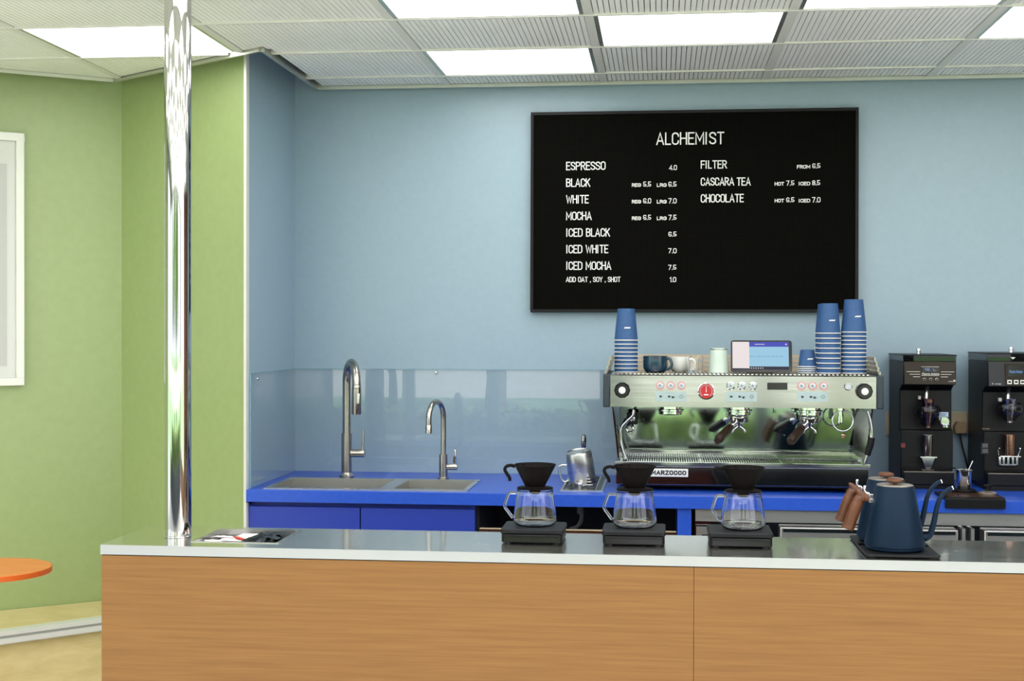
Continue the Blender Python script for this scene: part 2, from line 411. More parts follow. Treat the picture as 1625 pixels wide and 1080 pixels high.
def font_text(mb, text, p0, p1, h, out_y, depth=.0004, shear=0.3):
    """lettering in Blender's built-in face, fitted between two points on a wall-parallel face"""
    cu = bpy.data.curves.new('t', 'FONT'); cu.body = text; cu.size = 1; cu.shear = shear; cu.resolution_u = 3
    o = bpy.data.objects.new('t', cu); me = o.to_mesh()
    xs = [v.co.x for v in me.vertices]; ys = [v.co.y for v in me.vertices]
    x0, x1, y0, y1 = min(xs), max(xs), min(ys), max(ys)
    vs = [(p0[0] + (v.co.x-x0)/(x1-x0)*(p1[0]-p0[0]), out_y, p0[1] + (v.co.y-y0)/(y1-y0)*h) for v in me.vertices]
    mb.add(vs, [tuple(p.vertices) for p in me.polygons])
    o.to_mesh_clear(); bpy.data.objects.remove(o); bpy.data.curves.remove(cu)
    return mb

# ================================================================== THE SETTING
ZC = 2.4542                                   # underside of the hung ceiling
ZR = 2.72                                     # slab above it
BACK = 5.465
CW, CP = (-2.152, 5.283), (-1.497, 4.815)     # green corner, nose of the partition
LD = Vector((-.806, -.593)).normalized()      # run of the left green wall
def lw(t, off=0.0):                           # point on the left wall, moved into the room by off
    n = Vector((-LD.y, LD.x)) * -1
    if n.y > 0: n = -n
    return (CW[0]+LD.x*t+n.x*off, CW[1]+LD.y*t+n.y*off)

struct(MB().box(-8, 5, -3, 6, -.12, 0).build('floor', M['floor']))
struct(MB().box(-1.49, 5, BACK, BACK+.1, 0, ZR).build('wall_back', M['blue_wall']))
struct(MB().prism([(-1.4965, 4.8285), (-1.49, 4.828), (-1.49, BACK), (-1.53, BACK), (-1.53, 4.8527)], 0, ZR).build('wall_return', M['blue_wall']))
struct(MB().prism([CW, CP, (-1.497, 4.828), (-1.5305, 4.852), (-1.5305, 5.565), (-2.152, 5.565)], 0, ZR).build('wall_diagonal', M['green_wall']))
struct(MB().prism([lw(6.2), CW, (CW[0], CW[1]+.12), (lw(6.2)[0]-.06, lw(6.2)[1]+.12)], 0, ZR).build('wall_left', M['green_wall']))
struct(MB().box(4.9, 5, 1.6, 5.465, 0, ZR).box(4.9, 5, -3, 1.6, 0, .4).box(4.9, 5, -3, 1.6, 2.5, ZR).box(4.9, 5, -3, -2.7, .4, 2.5).build('wall_right', mat('brown wall panelling', rgb(120, 82, 58), .5)))  # unseen wall: brown for the pole's reflection, opened to light the return wall
struct(MB().box(-8, 5, -3, 6, ZR, ZR+.1).build('roof', M['dark_paint']))
# chrome strip that covers the nose of the partition; pale colour stands in for its bright line
struct(MB().prism([(-1.5045, 4.8185), (-1.501, 4.8095), (-1.4905, 4.805), (-1.4865, 4.812), (-1.4865, 4.83), (-1.4895, 4.83), (-1.4895, 4.8285), (-1.4968, 4.8145)], 0, ZR-.002).build('trim_1', M['nosing']))

# glazed shop front behind the camera: sill, piers, head and mullions, open to the garden
fr = struct(MB().box(-8, 5, -3.0, -2.85, 0, .4).build('wall_front', M['frontage']))
struct(MB().box(-8, 5, -3.0, -2.85, 2.5, ZR).build('trim_2', M['frontage']))
k = 3
for x, w in ((-7.6, .5), (-5.9, .12), (-4.4, .3), (-2.9, .12), (-1.7, .12), (-.45, .32), (.95, .12), (2.3, .12), (3.4, .3), (4.6, .3)):
    struct(MB().box(x-w/2, x+w/2, -2.97, -2.88, .4, 2.5).build('trim_%d' % k, M['frontage'])); k += 1
g = struct(MB().box(-60, 60, -70, -3.0, -.2, -.06).box(5.001, 60, -3.0, 20, -.2, -.06).build('ground', M['lawn']))
struct(MB().box(-9, 9, -4.6, -3.0, -.06, -.03).box(5.0, 9, -3.0, 6, -.06, -.03).build('bounce_paving', M['road']))  # unseen pale paving, added to bounce sunlight up to the ceiling
struct(MB().box(-60, 60, -39, -19.5, -.06, -.05).build('road', M['road']))

def leafy(name, c, size, seed, m_, label, cat, n=900, group=None, leaf=.1):
    rnd = random.Random(seed); mb = MB()
    core = MB()
    for i in range(n):
        u = Vector((rnd.gauss(0, 1), rnd.gauss(0, 1), rnd.gauss(0, 1))).normalized()
        if name == 'hedge':
            u = Vector((max(-1, min(1, u.x*1.7)), max(-1, min(1, u.y*1.7)), max(-1, min(1, u.z*1.7))))
        r = .82 + .2*rnd.random()
        p = Vector((c[0]+u.x*size[0]*r, c[1]+u.y*size[1]*r, c[2]+u.z*size[2]*r))
        a = Vector((rnd.uniform(-1, 1), rnd.uniform(-1, 1), rnd.uniform(-.6, .6))).normalized()
        b = a.cross(Vector((rnd.uniform(-1, 1), rnd.uniform(-1, 1), 1))).normalized()
        s = leaf*rnd.uniform(.6, 1.3)
        mb.add([p-a*s, p+b*s*.5, p+a*s, p-b*s*.5], [(0, 1, 2, 3)])
    return mb
for i, x in enumerate((-5.6, -3.1, -.6, 1.9, 4.4)):
    mb = leafy('hedge', (x, -5.2, .2), (1.15, .45, .3), i, None, '', '', 1500, leaf=.11)
    mb.box(x-1.05, x+1.05, -5.55, -4.85, -.06, .42)
    tag(mb.build('hedge', M['hedge'], smooth=False), ['clipped green hedge outside the shop front, %s of the row of five' % w for w in ('first', 'second', 'third', 'fourth', 'fifth')][i], 'hedge', 'hedges outside the shop front')
for i, (x, y, h, r) in enumerate(((-13, -43, 3.4, 3.0), (-6, -44, 3.8, 3.2), (1, -43, 3.5, 3.1), (8, -44, 3.7, 3.2), (15, -43, 3.5, 3.0), (-20, -44, 3.8, 3.2), (-2.9, -13, 3.6, 1.6), (3.1, -14, 3.5, 1.7))):
    t = thing('garden_tree', 'leafy green tree in the garden, %s of the trees beyond the lawn' % ('first', 'second', 'third', 'fourth', 'fifth', 'sixth', 'seventh', 'eighth')[i], 'tree', (x, y, -.06), 0, 'trees in the garden')
    mb = leafy('crown', (0, 0, h), (r, r, r*.85), 20+i, None, '', '', 2600, leaf=.3 if y < -20 else .26)
    mb.ball((0, 0, h), r*.78, 24, 14, .85)
    mb.build('crown', M['tree'], t, smooth=False)
    MB().tube([(0, 0, -.02), (.05, 0, h*.4), (0, .05, h)], [.2, .15, .1]).build('trunk', M['bark'], t)

# ---- hung ceiling: a raft that stops short of every wall
GX = [-4.6+.625*i for i in range(15)]; GX = [-.225+.625*i for i in range(-8, 8)]
GY = [5.205-.4815*i for i in range(0, 16)]
RT = -1.385                                    # raft edge beside the blue return wall
def edge_y(x):
    if x > RT: return 5.405
    a = 5.163 - .703*(x+2.131)                 # along the diagonal wall
    b = 5.163 + .70*(x+2.131)                  # along the left wall
    return min(a, b)
ceil = struct(MB().box(-8, 5, -2.8, -2.4, ZC, ZC+.03).build('ceiling', M['slat']))
bars = MB()
for x in GX:
    y1 = edge_y(x)-.012 if abs(x-RT) > .05 else 4.66
    if y1 > -2.4: bars.box(x-.0145, x+.0145, -2.4, y1, ZC, ZC+.03)
for y in GY:
    xs = [-4.9+.01*i for i in range(0, 990)]
    ok = [x for x in xs if edge_y(x) > y+.012]
    if ok:
        # cut where the raft breaks round the partition
        runs = [[ok[0], ok[0]]]
        for x in ok[1:]:
            if x-runs[-1][1] < .015: runs[-1][1] = x
            else: runs.append([x, x])
        for a, b in runs: bars.box(a, b, y-.006, y+.006, ZC-.002, ZC+.025)
o = bars.build('grid_frame', M['grid'], ceil)
# edge trim following the raft
def strip(mb, pts, w, z0, z1):
    for (a, b) in zip(pts[:-1], pts[1:]):
        a = Vector(a); b = Vector(b); d = (b-a).normalized(); n = Vector((d.y, -d.x))*w
        mb.prism([tuple(a), tuple(b), tuple(b+n), tuple(a+n)], z0, z1)
tr = MB(); strip(tr, [(-5.6, edge_y(-5.6)), (-2.131, 5.163), (-1.385, 4.6385), (-1.385, 5.405), (4.88, 5.405)], .012, ZC-.010, ZC+.035)
tr.build('edge_trim', M['trim_alu'], ceil)

def slats(x0, x1, y0, y1, fine):
    """one ribbed panel: narrow slats running away from the room, over a dark backing"""
    s, bk = MB(), MB()
    n = 34 if fine else 12
    p = (x1-x0)/n
    for i in range(n):
        a, b = x0+p*i+p*.08, x0+p*(i+1)-p*.08
        ya, yb = min(y1, edge_y(a)-.02), min(y1, edge_y(b)-.02)
        if x0 < RT < x1 and (a < RT+.02): ya = yb = min(y1, edge_y(a)-.02, 4.66 if a > RT-.02 else 9)
        if min(ya, yb) <= y0+.004: continue
        s.prism([(a, y0), (b, y0), (b, yb), (a, ya)], ZC+.004, ZC+.016)
        bk.prism([(x0+p*i, y0), (x0+p*(i+1), y0), (x0+p*(i+1), yb), (x0+p*i, ya)], ZC+.018, ZC+.03)
    return s, bk
LIGHTS = {}
def lit(i, j):
    # i column (0 = the bay left of the sign's centre at x -0.225..0.4), j row from the back
    return {(0, 1), (-1, 0), (-1, 2), (1, 2), (2, 1), (-3, 1)}.__contains__((i, j)) or (3 <= j <= 14 and (i+j) % 2 == 1 and -6 <= i <= 6)
NAMES = {(0, 1): 'square ceiling light above the menu board, set one row in from the back wall',
         (-1, 0): 'ceiling light closest to the blue wall, left of the menu board',
         (-1, 2): 'ceiling light over the left half of the menu board, cut by the photo top',
         (1, 2): 'ceiling light cut by the top of the photo, right of the menu board',
         (2, 1): 'ceiling light over the coffee grinders, cut by the right edge of the photo',
         (-3, 1): 'ceiling light behind the chrome pole, by the green corner'}
rows = [(5.21, 5.40)] + [(GY[j+1]+.007, GY[j]-.007) for j in range(len(GY)-1)]
sl_vis = {}
for i in range(-7, 8):
    x0, x1 = -.225+.625*i+.0155, -.225+.625*(i+1)-.0155
    for j in range(-1, 15):
        y0, y1 = rows[j+1]
        if max(edge_y(x0), edge_y(x1), edge_y((x0+x1)/2)) < y0+.03: continue
        if j >= 0 and lit(i, j):
            yc = (y0+y1)/2
            lab = NAMES.get((i, j)) or ('unseen ceiling light in row %d from the back wall, bay %d of it' % (j+1, i+8))
            t = thing('ceiling_light', lab, 'ceiling light', ((x0+x1)/2, yc, ZC), 0, 'square ceiling lights')
            N = 24
            pts = [(x0+.014, y0+.008)] + [(x1-.014, y0+.008)]
            up = []
            for q in range(N+1):
                x = x1-.014-(x1-x0-.028)*q/N; up.append((x, min(y1-.008, edge_y(x)-.03)))
            MB().prism(pts+up, ZC+.004, ZC+.02).build('diffuser', M['lamp'], t, off=((x0+x1)/2, yc, ZC), smooth=False)
            fm = MB()
            fm.box(x0, x0+.013, y0, min(y1, edge_y(x0)-.03), ZC+.001, ZC+.02).box(x1-.013, x1, y0, min(y1, edge_y(x1)-.03), ZC+.001, ZC+.02)
            fm.box(x0+.013, x1-.013, y0, y0+.007, ZC+.001, ZC+.02)
            if edge_y(x1) > y1+.05 and edge_y(x0) > y1+.05: fm.box(x0+.013, x1-.013, y1-.007, y1, ZC+.001, ZC+.02)
            fm.build('light_frame', M['trim_alu'], t, off=((x0+x1)/2, yc, ZC))
        else:
            s, bk = slats(x0, x1, y0, y1, j <= 3)
            if s.v:
                p = s.build('panel', M['slat'], ceil); bk.build('backing', M['slat_gap'], p)

# ================================================================== BENCH AND SIDE TABLE, LEFT
b0, b1 = (-2.0803, 4.8955), (-2.3415, 4.6404)
bd = (Vector(b1)-Vector(b0)).normalized()
bn = Vector((-bd.y, bd.x))
if bn.y > 0: bn = -bn
r0 = (-1.893, 5.078); l0 = tuple(Vector(b0)+bd*1.3)
bench = tag(bpy.data.objects.new('plywood_bench', None), 'low pale plywood bench running along the green wall', 'bench'); SC.collection.objects.link(bench)
bench.location = (b0[0], b0[1], 0)
wl = lw(1.66, .004); wc = (CW[0]+.004, CW[1]-.008)
MB().prism([l0, r0, wc, wl], .36, .396).build('seat', M['ply'], bench, off=bench.location)
in0 = Vector(r0)-bn*.03; in1 = Vector(l0)-bn*.03
MB().prism([tuple(in1), tuple(in0+bd*.05), tuple(in0+bd*.05-bn*.02), tuple(in1-bn*.02)], 0, .36).build('riser', M['ply'], bench, off=bench.location)
ns = MB()
def along(mb, o0, o1, z0, z1):
    a, b = Vector(l0)+bn*.0005, Vector(r0)+bn*.0005
    mb.prism([tuple(a+bn*o1), tuple(b+bn*o1), tuple(b+bn*o0), tuple(a+bn*o0)], z0, z1)
along(ns, 0, .006, .352, .3975); along(ns, .006, .012, .384, .3975); along(ns, .006, .012, .356, .374); along(ns, -.045, 0, .3965, .399)
ns.build('nosing', M['nosing'], bench, off=bench.location)
gr = MB(); along(gr, .006, .0075, .374, .384); gr.build('nosing_groove', M['slat_gap'], bench, off=bench.location)

tb = thing('side_table', 'small round orange side table beside the plywood bench', 'table', (-2.064, 4.03, 0))
MB().lathe([(.178, .722), (.1795, .724), (.1795, .7385), (.178, .74)], n=72).build('tabletop', M['orange'], tb)
MB().lathe([(.1797, .7225), (.181, .7225), (.181, .7385), (.1797, .7385)], n=72, close=True).build('edge_band', M['orange_edge'], tb)
MB().cyl((0, 0, .012), .011, .71).build('stem', M['orange_edge'], tb)
MB().lathe([(.13, 0), (.13, .006), (.02, .014)], n=48).build('base', M['orange_edge'], tb)

# framed print on the left wall: built along the wall, then turned to it
def on_wall(t, off=0): p = lw(t, off); return p
fr_t0, fr_t1, fz0, fz1 = .38, 1.12, 1.261, 2.232
pc = lw(fr_t0)
pic = thing('framed_print', 'white framed pale grey print hanging on the green wall', 'picture', (pc[0], pc[1], fz0), math.atan2(LD.y, LD.x)+PI)
Lf, Hf = fr_t1-fr_t0, fz1-fz0
# local frame: x runs towards the corner (negative = away), y points to the wall
f = MB()
for a, b, c, d in ((-Lf, 0, 0, .03), (-Lf, 0, Hf-.03, Hf), (-.03, 0, .03, Hf-.03), (-Lf, -Lf+.03, .03, Hf-.03)): f.box(a, b, -.034, -.003, c, d)
f.build('frame', M['white_plastic'], pic, bev=.002)
MB().box(-Lf+.0305, -.0305, -.017, -.006, .0305, Hf-.0305).build('print', M['art_paper'], pic)
bd_ = MB()
ra, rb_ = arc(-.62, .15, 1.0, 20, 90, 60), arc(-.62, .15, .968, 20, 90, 60)
for q in range(60):
    cell = [ra[q], ra[q+1], rb_[q+1], rb_[q]]
    if all(-Lf+.032 < p[0] < -.032 and .032 < p[1] < Hf-.032 for p in cell): bd_.prism(cell, -.0205, -.0192, 'y')
MB().box(-Lf+.075, -.062, -.0185, -.0172, .075, Hf-.12).build('grey_field', mat('grey art field', rgb(196, 197, 195), .7), pic, smooth=False)
bd_.build('white_band', M['art_band'], pic, smooth=False)
# ================================================================== BACK WORKTOP AND CABINETS
WZ = .9
wt = tag(MB().plate([-1.489, -1.421, -1.012, -.965, -.703, 1.75], [4.8, 4.868, 5.178, BACK-.001], .856, WZ, holes={(1, 1), (3, 1)}).build('worktop', M['blue_top'], bev=.0015),
    'long blue laminate worktop along the blue back wall', 'worktop')
cab = thing('sink_cabinet', 'blue two door cabinet under the sink', 'cabinet', (-1.07, 4.82, 0))
CO = cab.location
MB().box(-1.487, -1.47, 4.845, 5.44, 0, .8555).box(-.674, -.657, 4.845, 5.44, 0, .8555).box(-1.47, -.674, 5.42, 5.44, 0, .8555).box(-1.47, -.674, 4.86, 5.42, .1, .118).build('carcass', M['blue_cab'], cab, off=CO)
MB().box(-1.47, -.674, 4.85, 4.865, .8, .8555).build('recess_rail', M['blue_cab'], cab, off=CO)
for a, b in ((-1.486, -1.0755), (-1.0715, -.6575)):
    MB().box(a, b, 4.822, 4.842, .1, .838).build('door', M['blue_cab'], cab, off=CO, bev=.0015)
MB().box(-1.487, -.657, 4.9, 4.92, 0, .098).build('plinth', M['black'], cab, off=CO)

bay = thing('open_bay', 'open dark bay under the worktop with a blue end post', 'cabinet', (-.27, 4.82, 0))
CO = bay.location
MB().box(-.655, .058, 5.42, 5.44, 0, .8555).box(-.655, .058, 4.84, 5.42, .0, .02).box(-.655, -.645, 4.85, 5.42, .02, .8555).build('carcass', M['black_void'], bay, off=CO)
MB().box(.0605, .1085, 4.815, 5.44, 0, .8555).build('end_post', M['blue_top'], bay, off=CO, bev=.001)
MB().box(-.645, .058, 4.845, 4.865, .742, .768).build('shelf_rail', M['walnut'], bay, off=CO)
MB().box(-.640, .056, 4.83, 4.8449, .7685, .7715).build('rail_edge', M['ivory'], bay, off=CO)
hs = thing('drain_hose', 'pale grey drain hose with a trap hanging in the dark bay', 'hose', (-.28, 4.95, .74))
fp = F(4.95)
def w3(y, *pts): return [(F(y)(*p)[0], y, F(y)(*p)[1]) for p in pts]
p0 = fp(921, 812)
MB().tube([(p0[0], 4.95, .854), (p0[0], 4.95, p0[1]-.005)], .012).build('trap', M['grey_plastic'], hs, off=hs.location)
MB().tube(smooth_path(w3(4.95, (921, 814), (921, 824), (915, 834), (904, 838))), .0035).build('hose', M['grey_plastic'], hs, off=hs.location)
MB().tube(smooth_path(w3(4.965, (925, 814), (923, 828), (916, 836), (906, 841))), .0035).build('hose', M['grey_plastic'], hs, off=hs.location)

fr = thing('undercounter_fridge', 'stainless steel undercounter fridge with flat doors beneath the grinders', 'fridge', (.9, 4.82, 0))
CO = fr.location
MB().box(.1225, 1.75, 4.86, 5.42, .05, .855).build('carcass', M['dark_steel'], fr, off=CO)
MB().box(.1225, 1.75, 4.825, 4.8595, .81, .855).build('top_rail', M['fridge_steel'], fr, off=CO, bev=.001)
for a, b in ((.416, 1.018), (1.105, 1.745)):
    d = MB().box(a, b, 4.822, 4.858, .09, .795).build('door', M['fridge_steel'], fr, off=CO, bev=.003)
    MB().box(a+.01, b-.01, 4.8185, 4.8218, .778, .79).build('door_lip', M['polish'], d, off=CO)
for a in (1.03, 1.06): MB().box(a, a+.012, 4.822, 4.858, .09, .80).build('hinge_post', M['fridge_steel'], fr, off=CO)
g = MB().plate([.126, .147, .36, .381], [4.83, 4.84], .09, .79).build('grille', M['fridge_steel'], fr, off=CO)
sl = MB()
for q in range(14): sl.box(.145, .36, 4.8285, 4.8302, .755-.022*q, .763-.022*q)
sl.build('louvre_slots', M['black'], g, off=CO)

# sink
sk = thing('kitchen_sink', 'stainless steel double bowl sink set in the blue worktop', 'sink', (-1.06, 5.02, WZ))
CO = sk.location
MB().plate([-1.434, -1.4185, -1.0145, -.9625, -.7055, -.686], [4.83, 4.872, 5.174, 5.2], WZ+.0004, WZ+.0035, holes={(1, 1), (3, 1)}).build('rim', M['steel'], sk, off=CO)
for a, b in ((-1.4185, -1.0145), (-.9625, -.7055)):
    y0, y1, t = 4.872, 5.174, .002
    bw = MB().box(a, a+t, y0, y1, WZ-.19, WZ+.0003).box(b-t, b, y0, y1, WZ-.19, WZ+.0003).box(a+t, b-t, y0, y0+t, WZ-.19, WZ+.0003).box(a+t, b-t, y1-t, y1, WZ-.19, WZ+.0003).box(a+t, b-t, y0+t, y1-t, WZ-.19, WZ-.188)
    o = bw.build('bowl', M['bowl_steel'], sk, off=CO)
    MB().lathe([(.045, WZ-.188), (.045, WZ-.186), (.03, WZ-.1855), (.03, WZ-.187)], ((a+b)/2, 5.02, 0)).build('strainer', M['steel'], o, off=CO)

# taps
tp = thing('pull_down_tap', 'tall brushed steel pull-down tap behind the large sink bowl', 'tap', (-1.222, 5.245, WZ))
CO = Vector((0, 0, 0))
f5 = F(5.245); zt = f5(553, 568)[1]-WZ
MB().lathe([(.029, .001), (.029, .008), (.022, .014), (.0205, .02)], n=32).build('base_ring', M['tap_steel'], tp)
MB().cyl((0, 0, .018), .0205, .155).build('lower_body', M['tap_steel'], tp)
R_ = .083; dx, dy = .44, -.898
path = [(0, 0, .172), (0, 0, .3), (0, 0, zt-R_-.016)] + [(dx*R_*(1-math.cos(a)), dy*R_*(1-math.cos(a)), zt-R_-.016+R_*math.sin(a)) for a in [PI*i/16 for i in range(1, 17)]]
e = path[-1]
MB().tube(path, .0165, 18).build('neck', M['tap_steel'], tp)
sp = MB().lathe([(.0165, 0), (.0175, -.002), (.0175, -.012), (.0165, -.013), (.018, -.014), (.019, -.105), (.0165, -.112), (.014, -.112)], (e[0], e[1], e[2]), 28).build('spray_head', M['tap_steel'], tp)
MB().box(e[0]+.004, e[0]+.016, e[1]-.0195, e[1]-.014, e[2]-.07, e[2]-.03).build('spray_button', M['polish'], sp, bev=.002)
h = MB().lathe([(.0155, .018), (.0155, .07), (.014, .072)], (0, 0, .095), 24, 'x').build('handle_body', M['tap_steel'], tp)
MB().tube([(.064, 0, .108), (.066, 0, .14), (.066, 0, .186)], [.0055, .005, .0045]).build('lever', M['tap_steel'], h)

tp = thing('gooseneck_tap', 'smaller brushed steel gooseneck tap behind the small sink bowl', 'tap', (-.836, 5.23, WZ))
f5 = F(5.23); zt = f5(700, 631)[1]-WZ
MB().lathe([(.022, .001), (.022, .007), (.017, .009)], n=28).build('base_ring', M['tap_steel'], tp)
MB().cyl((0, 0, .008), .0165, .088).build('lower_body', M['tap_steel'], tp)
R_ = .065; dx, dy = -.28, -.96
path = [(0, 0, .096), (0, 0, .18), (0, 0, zt-R_-.011)] + [(dx*R_*(1-math.cos(a)), dy*R_*(1-math.cos(a)), zt-R_-.011+R_*math.sin(a)) for a in [PI*i/14 for i in range(1, 15)]]
e = path[-1]; path.append((e[0], e[1], e[2]-.02))
MB().tube(path, .0105, 16).build('neck', M['tap_steel'], tp)
MB().lathe([(.0112, -.02), (.0125, -.022), (.0125, -.052), (.0095, -.053)], e, 24).build('nozzle', M['tap_steel'], tp)
h = MB().lathe([(.012, .014), (.012, .052), (.01, .055)], (0, 0, .048), 22, 'x').build('handle_body', M['tap_steel'], tp)
MB().box(.038, .051, -.006, .006, .058, .116).build('lever', M['polish'], h, bev=.004)

# clear splashback sheets
fb = F(5.45)
ag = thing('splashback_sheet', 'clear acrylic splashback sheet fixed to the blue back wall', 'splashback', (-.6, 5.455, WZ))
MB().box(-1.4785, .74, 5.452, 5.458, WZ+.001, 1.318).build('sheet', M['acrylic'], ag, off=ag.location)
MB().box(-1.4785, .74, 5.4525, 5.4575, 1.3181, 1.3195).build('polished_edge', M['glass_edge'], ag, off=ag.location)
for px in (692,):
    x, z = fb(px, 591); MB().lathe([(.007, 0), (.005, -.004), (0, -.005)], (x, 5.4515, z), 16, 'y').build('fixing', M['polish'], ag, off=ag.location)
al = thing('splashback_sheet', 'clear acrylic splashback sheet on the short blue return wall', 'splashback', (-1.48, 5.1, WZ))
MB().box(-1.485, -1.479, 4.829, 5.451, WZ+.001, 1.3175).build('sheet', M['acrylic'], al, off=al.location)
MB().box(-1.4845, -1.4795, 4.829, 5.451, 1.3176, 1.319).build('polished_edge', M['glass_edge'], al, off=al.location)
MB().box(-1.485, -1.479, 4.8272, 4.8288, WZ+.001, 1.3175).build('polished_edge', M['glass_edge'], al, off=al.location)
MB().lathe([(.006, 0), (.005, .004), (0, .005)], (-1.4785, 4.91, 1.297), 16, 'x').build('fixing', M['polish'], al, off=al.location)

# ================================================================== MENU BOARD
YB = 5.428
q = F(YB)
bx0, bx1, bz0, bz1 = -.5165, .762, 1.549, 2.345
mbd = thing('menu_board', 'large black letterboard coffee menu on the blue back wall', 'menu board', ((bx0+bx1)/2, 5.447, bz0))
CO = mbd.location
fm = MB(); w = .012
for a, b, c, d in ((bx0, bx1, bz0, bz0+w), (bx0, bx1, bz1-w, bz1), (bx0, bx0+w, bz0+w, bz1-w), (bx1-w, bx1, bz0+w, bz1-w)): fm.box(a, b, YB-.008, 5.464, c, d)
fm.build('frame', M['black'], mbd, off=CO, bev=.0015)
MB().box(bx0+w, bx1-w, YB, 5.462, bz0+w, bz1-w).build('felt', M['felt'], mbd, off=CO)
q = F(YB-.002)
def zz(x, y): return (840+x/3.0, 150+y/3.0)                # photo measurements, three times enlarged
def line(name, items):
    for text, x0, x1, yb, yt in items:
        mb = MB()
        a = q(*zz(x0, yb)); b = q(*zz(x1, yb)); tpz = q(*zz(x0, yt))
        h = tpz[1]-a[1]; t = .0050 if h > .04 else (.0039 if h > .022 else .0027)
        zl = (a[1]+b[1])/2
        stroke_text(mb, text, (a[0], YB-.0004, zl), (b[0], YB-.0004, zl), h, t, .0022)
        mb.build('price_lettering' if text[0].isdigit() else name, M['white_letter'], mbd, off=CO, smooth=False)
line('title_lettering', [('ALCHEMIST', 604, 928, 238, 179)])
L1 = [('ESPRESSO', 359, 363), ('BLACK', 439, 290), ('WHITE', 518, 283), ('MOCHA', 597, 297), ('ICED BLACK', 676, 384), ('ICED WHITE', 755, 376), ('ICED MOCHA', 834, 390)]
PR = {'ESPRESSO': [('4.0', 665, 703)], 'BLACK': ['5.5', '6.5'], 'WHITE': ['6.0', '7.0'], 'MOCHA': ['6.5', '7.5'], 'ICED BLACK': [('6.5', 662, 701)], 'ICED WHITE': [('7.0', 661, 701)], 'ICED MOCHA': [('7.5', 661, 700)]}
for nm, yb, xe in L1:
    it = [(nm, 175, xe, yb, yb-40)]
    pr = PR[nm]
    if len(pr) == 1: it.append((pr[0][0], pr[0][1], pr[0][2], yb, yb-24))
    else: it += [('REG', 488, 532, yb, yb-17), (pr[0], 542, 580, yb, yb-25), ('LRG', 607, 654, yb, yb-17), (pr[1], 662, 701, yb, yb-25)]
    line('menu_lettering', it)
line('menu_lettering', [('ADD OAT , SOY , SHOT', 174, 434, 892, 867), ('1.0', 668, 699, 892, 868)])
line('menu_lettering', [('FILTER', 816, 941, 352, 313), ('FROM', 1274, 1337, 352, 335), ('6.5', 1347, 1386, 351, 327)])
line('menu_lettering', [('CASCARA', 816, 975, 433, 394), ('TEA', 987, 1054, 433, 394), ('HOT', 1168, 1213, 433, 416), ('7.5', 1223, 1262, 433, 409), ('ICED', 1282, 1337, 432, 415), ('8.5', 1346, 1385, 432, 407)])
line('menu_lettering', [('CHOCOLATE', 816, 1021, 513, 473), ('HOT', 1168, 1213, 513, 496), ('6.5', 1223, 1262, 513, 489), ('ICED', 1282, 1337, 513, 496), ('7.0', 1346, 1386, 513, 488)])

# ================================================================== FRONT COUNTER
ct = thing('service_counter', 'wood fronted service counter with a stainless steel top', 'counter', (.4, 3.7, 0))
CO = ct.location
X0, X1 = -1.4965, 2.4
top = MB().plate([X0, -1.271, -1.031, X1], [3.529, 3.606, 3.842, 3.886], WZ-.0032, WZ, holes={(1, 1)}).build('steel_top', M['top_steel'], ct, off=CO)
MB().box(X0, X1, 3.528, 3.5289, WZ-.0258, WZ).box(X0-.0006, X0, 3.528, 3.886, WZ-.0258, WZ).box(X0, X1, 3.8862, 3.887, WZ-.0258, WZ).build('steel_edge', M['edge_steel'], top, off=CO)
MB().box(X0+.002, X1, 3.5345, 3.546, WZ-.031, WZ-.0045).build('shadow_gap', M['black'], ct, off=CO)
seam = F(3.53)(1101, 960)[0]
MB().box(X0+.002, seam-.0006, 3.53, 3.548, .02, WZ-.0285).build('front_panel', M['oak'], ct, off=CO)
MB().box(seam+.0006, X1, 3.53, 3.548, .02, WZ-.0285).build('front_panel', M['oak'], ct, off=CO)
MB().box(X0+.002, X0+.02, 3.5485, 3.87, .02, WZ-.0285).build('end_panel', M['oak'], ct, off=CO)
MB().box(X0+.02, .22, 3.868, 3.882, .02, WZ-.027).build('back_panel', M['counter_back'], ct, off=CO)
MB().box(.2205, X1, 3.868, 3.882, .02, WZ-.027).build('back_panel', M['slate'], ct, off=CO)
MB().box(X0+.02, X1, 3.5485, 3.867, .0, .02).build('plinth', M['black'], ct, off=CO)

pl = thing('chrome_pole', 'tall polished chrome pole rising from the counter end to the ceiling', 'pole', (-1.3405, 3.69, WZ))
MB().cyl((0, 0, .001), .0372, ZC-WZ-.0015, n=64).build('pole', M['pole_steel'], pl)
MB().lathe([(.0385, .0006), (.0385, .004), (.0373, .005)], n=64).build('floor_ring', M['polish'], pl)
MB().lathe([(.055, ZC-WZ-.001), (.055, ZC-WZ-.006), (.038, ZC-WZ-.012)], n=48).build('ceiling_ring', M['polish'], pl)

ty = thing('condiment_tray', 'recessed steel tray with two compartments at the counter end', 'tray', (-1.151, 3.724, WZ))
CO = ty.location
a, b, c, d = -1.2695, -1.0325, 3.6075, 3.8405
MB().plate([a-.004, a+.004, b-.004, b+.006], [c-.004, c+.004, d-.004, d+.002], WZ+.0003, WZ+.0016, holes={(1, 1)}).build('rim', M['steel'], ty, off=CO)
bw = MB()
bw.box(a, a+.0015, c, d, WZ-.03, WZ).box(b-.0015, b, c, d, WZ-.03, WZ).box(a+.0015, b-.0015, c, c+.0015, WZ-.03, WZ).box(a+.0015, b-.0015, d-.0015, d, WZ-.03, WZ).box(a+.0015, b-.0015, c+.0015, d-.0015, WZ-.03, WZ-.0285)
bw.build('bowl', M['steel'], ty, off=CO)
MB().box(-1.148, -1.1465, c+.0015, d-.0015, WZ-.0285, WZ-.003).build('divider', M['steel'], ty, off=CO)
rnd = random.Random(3)
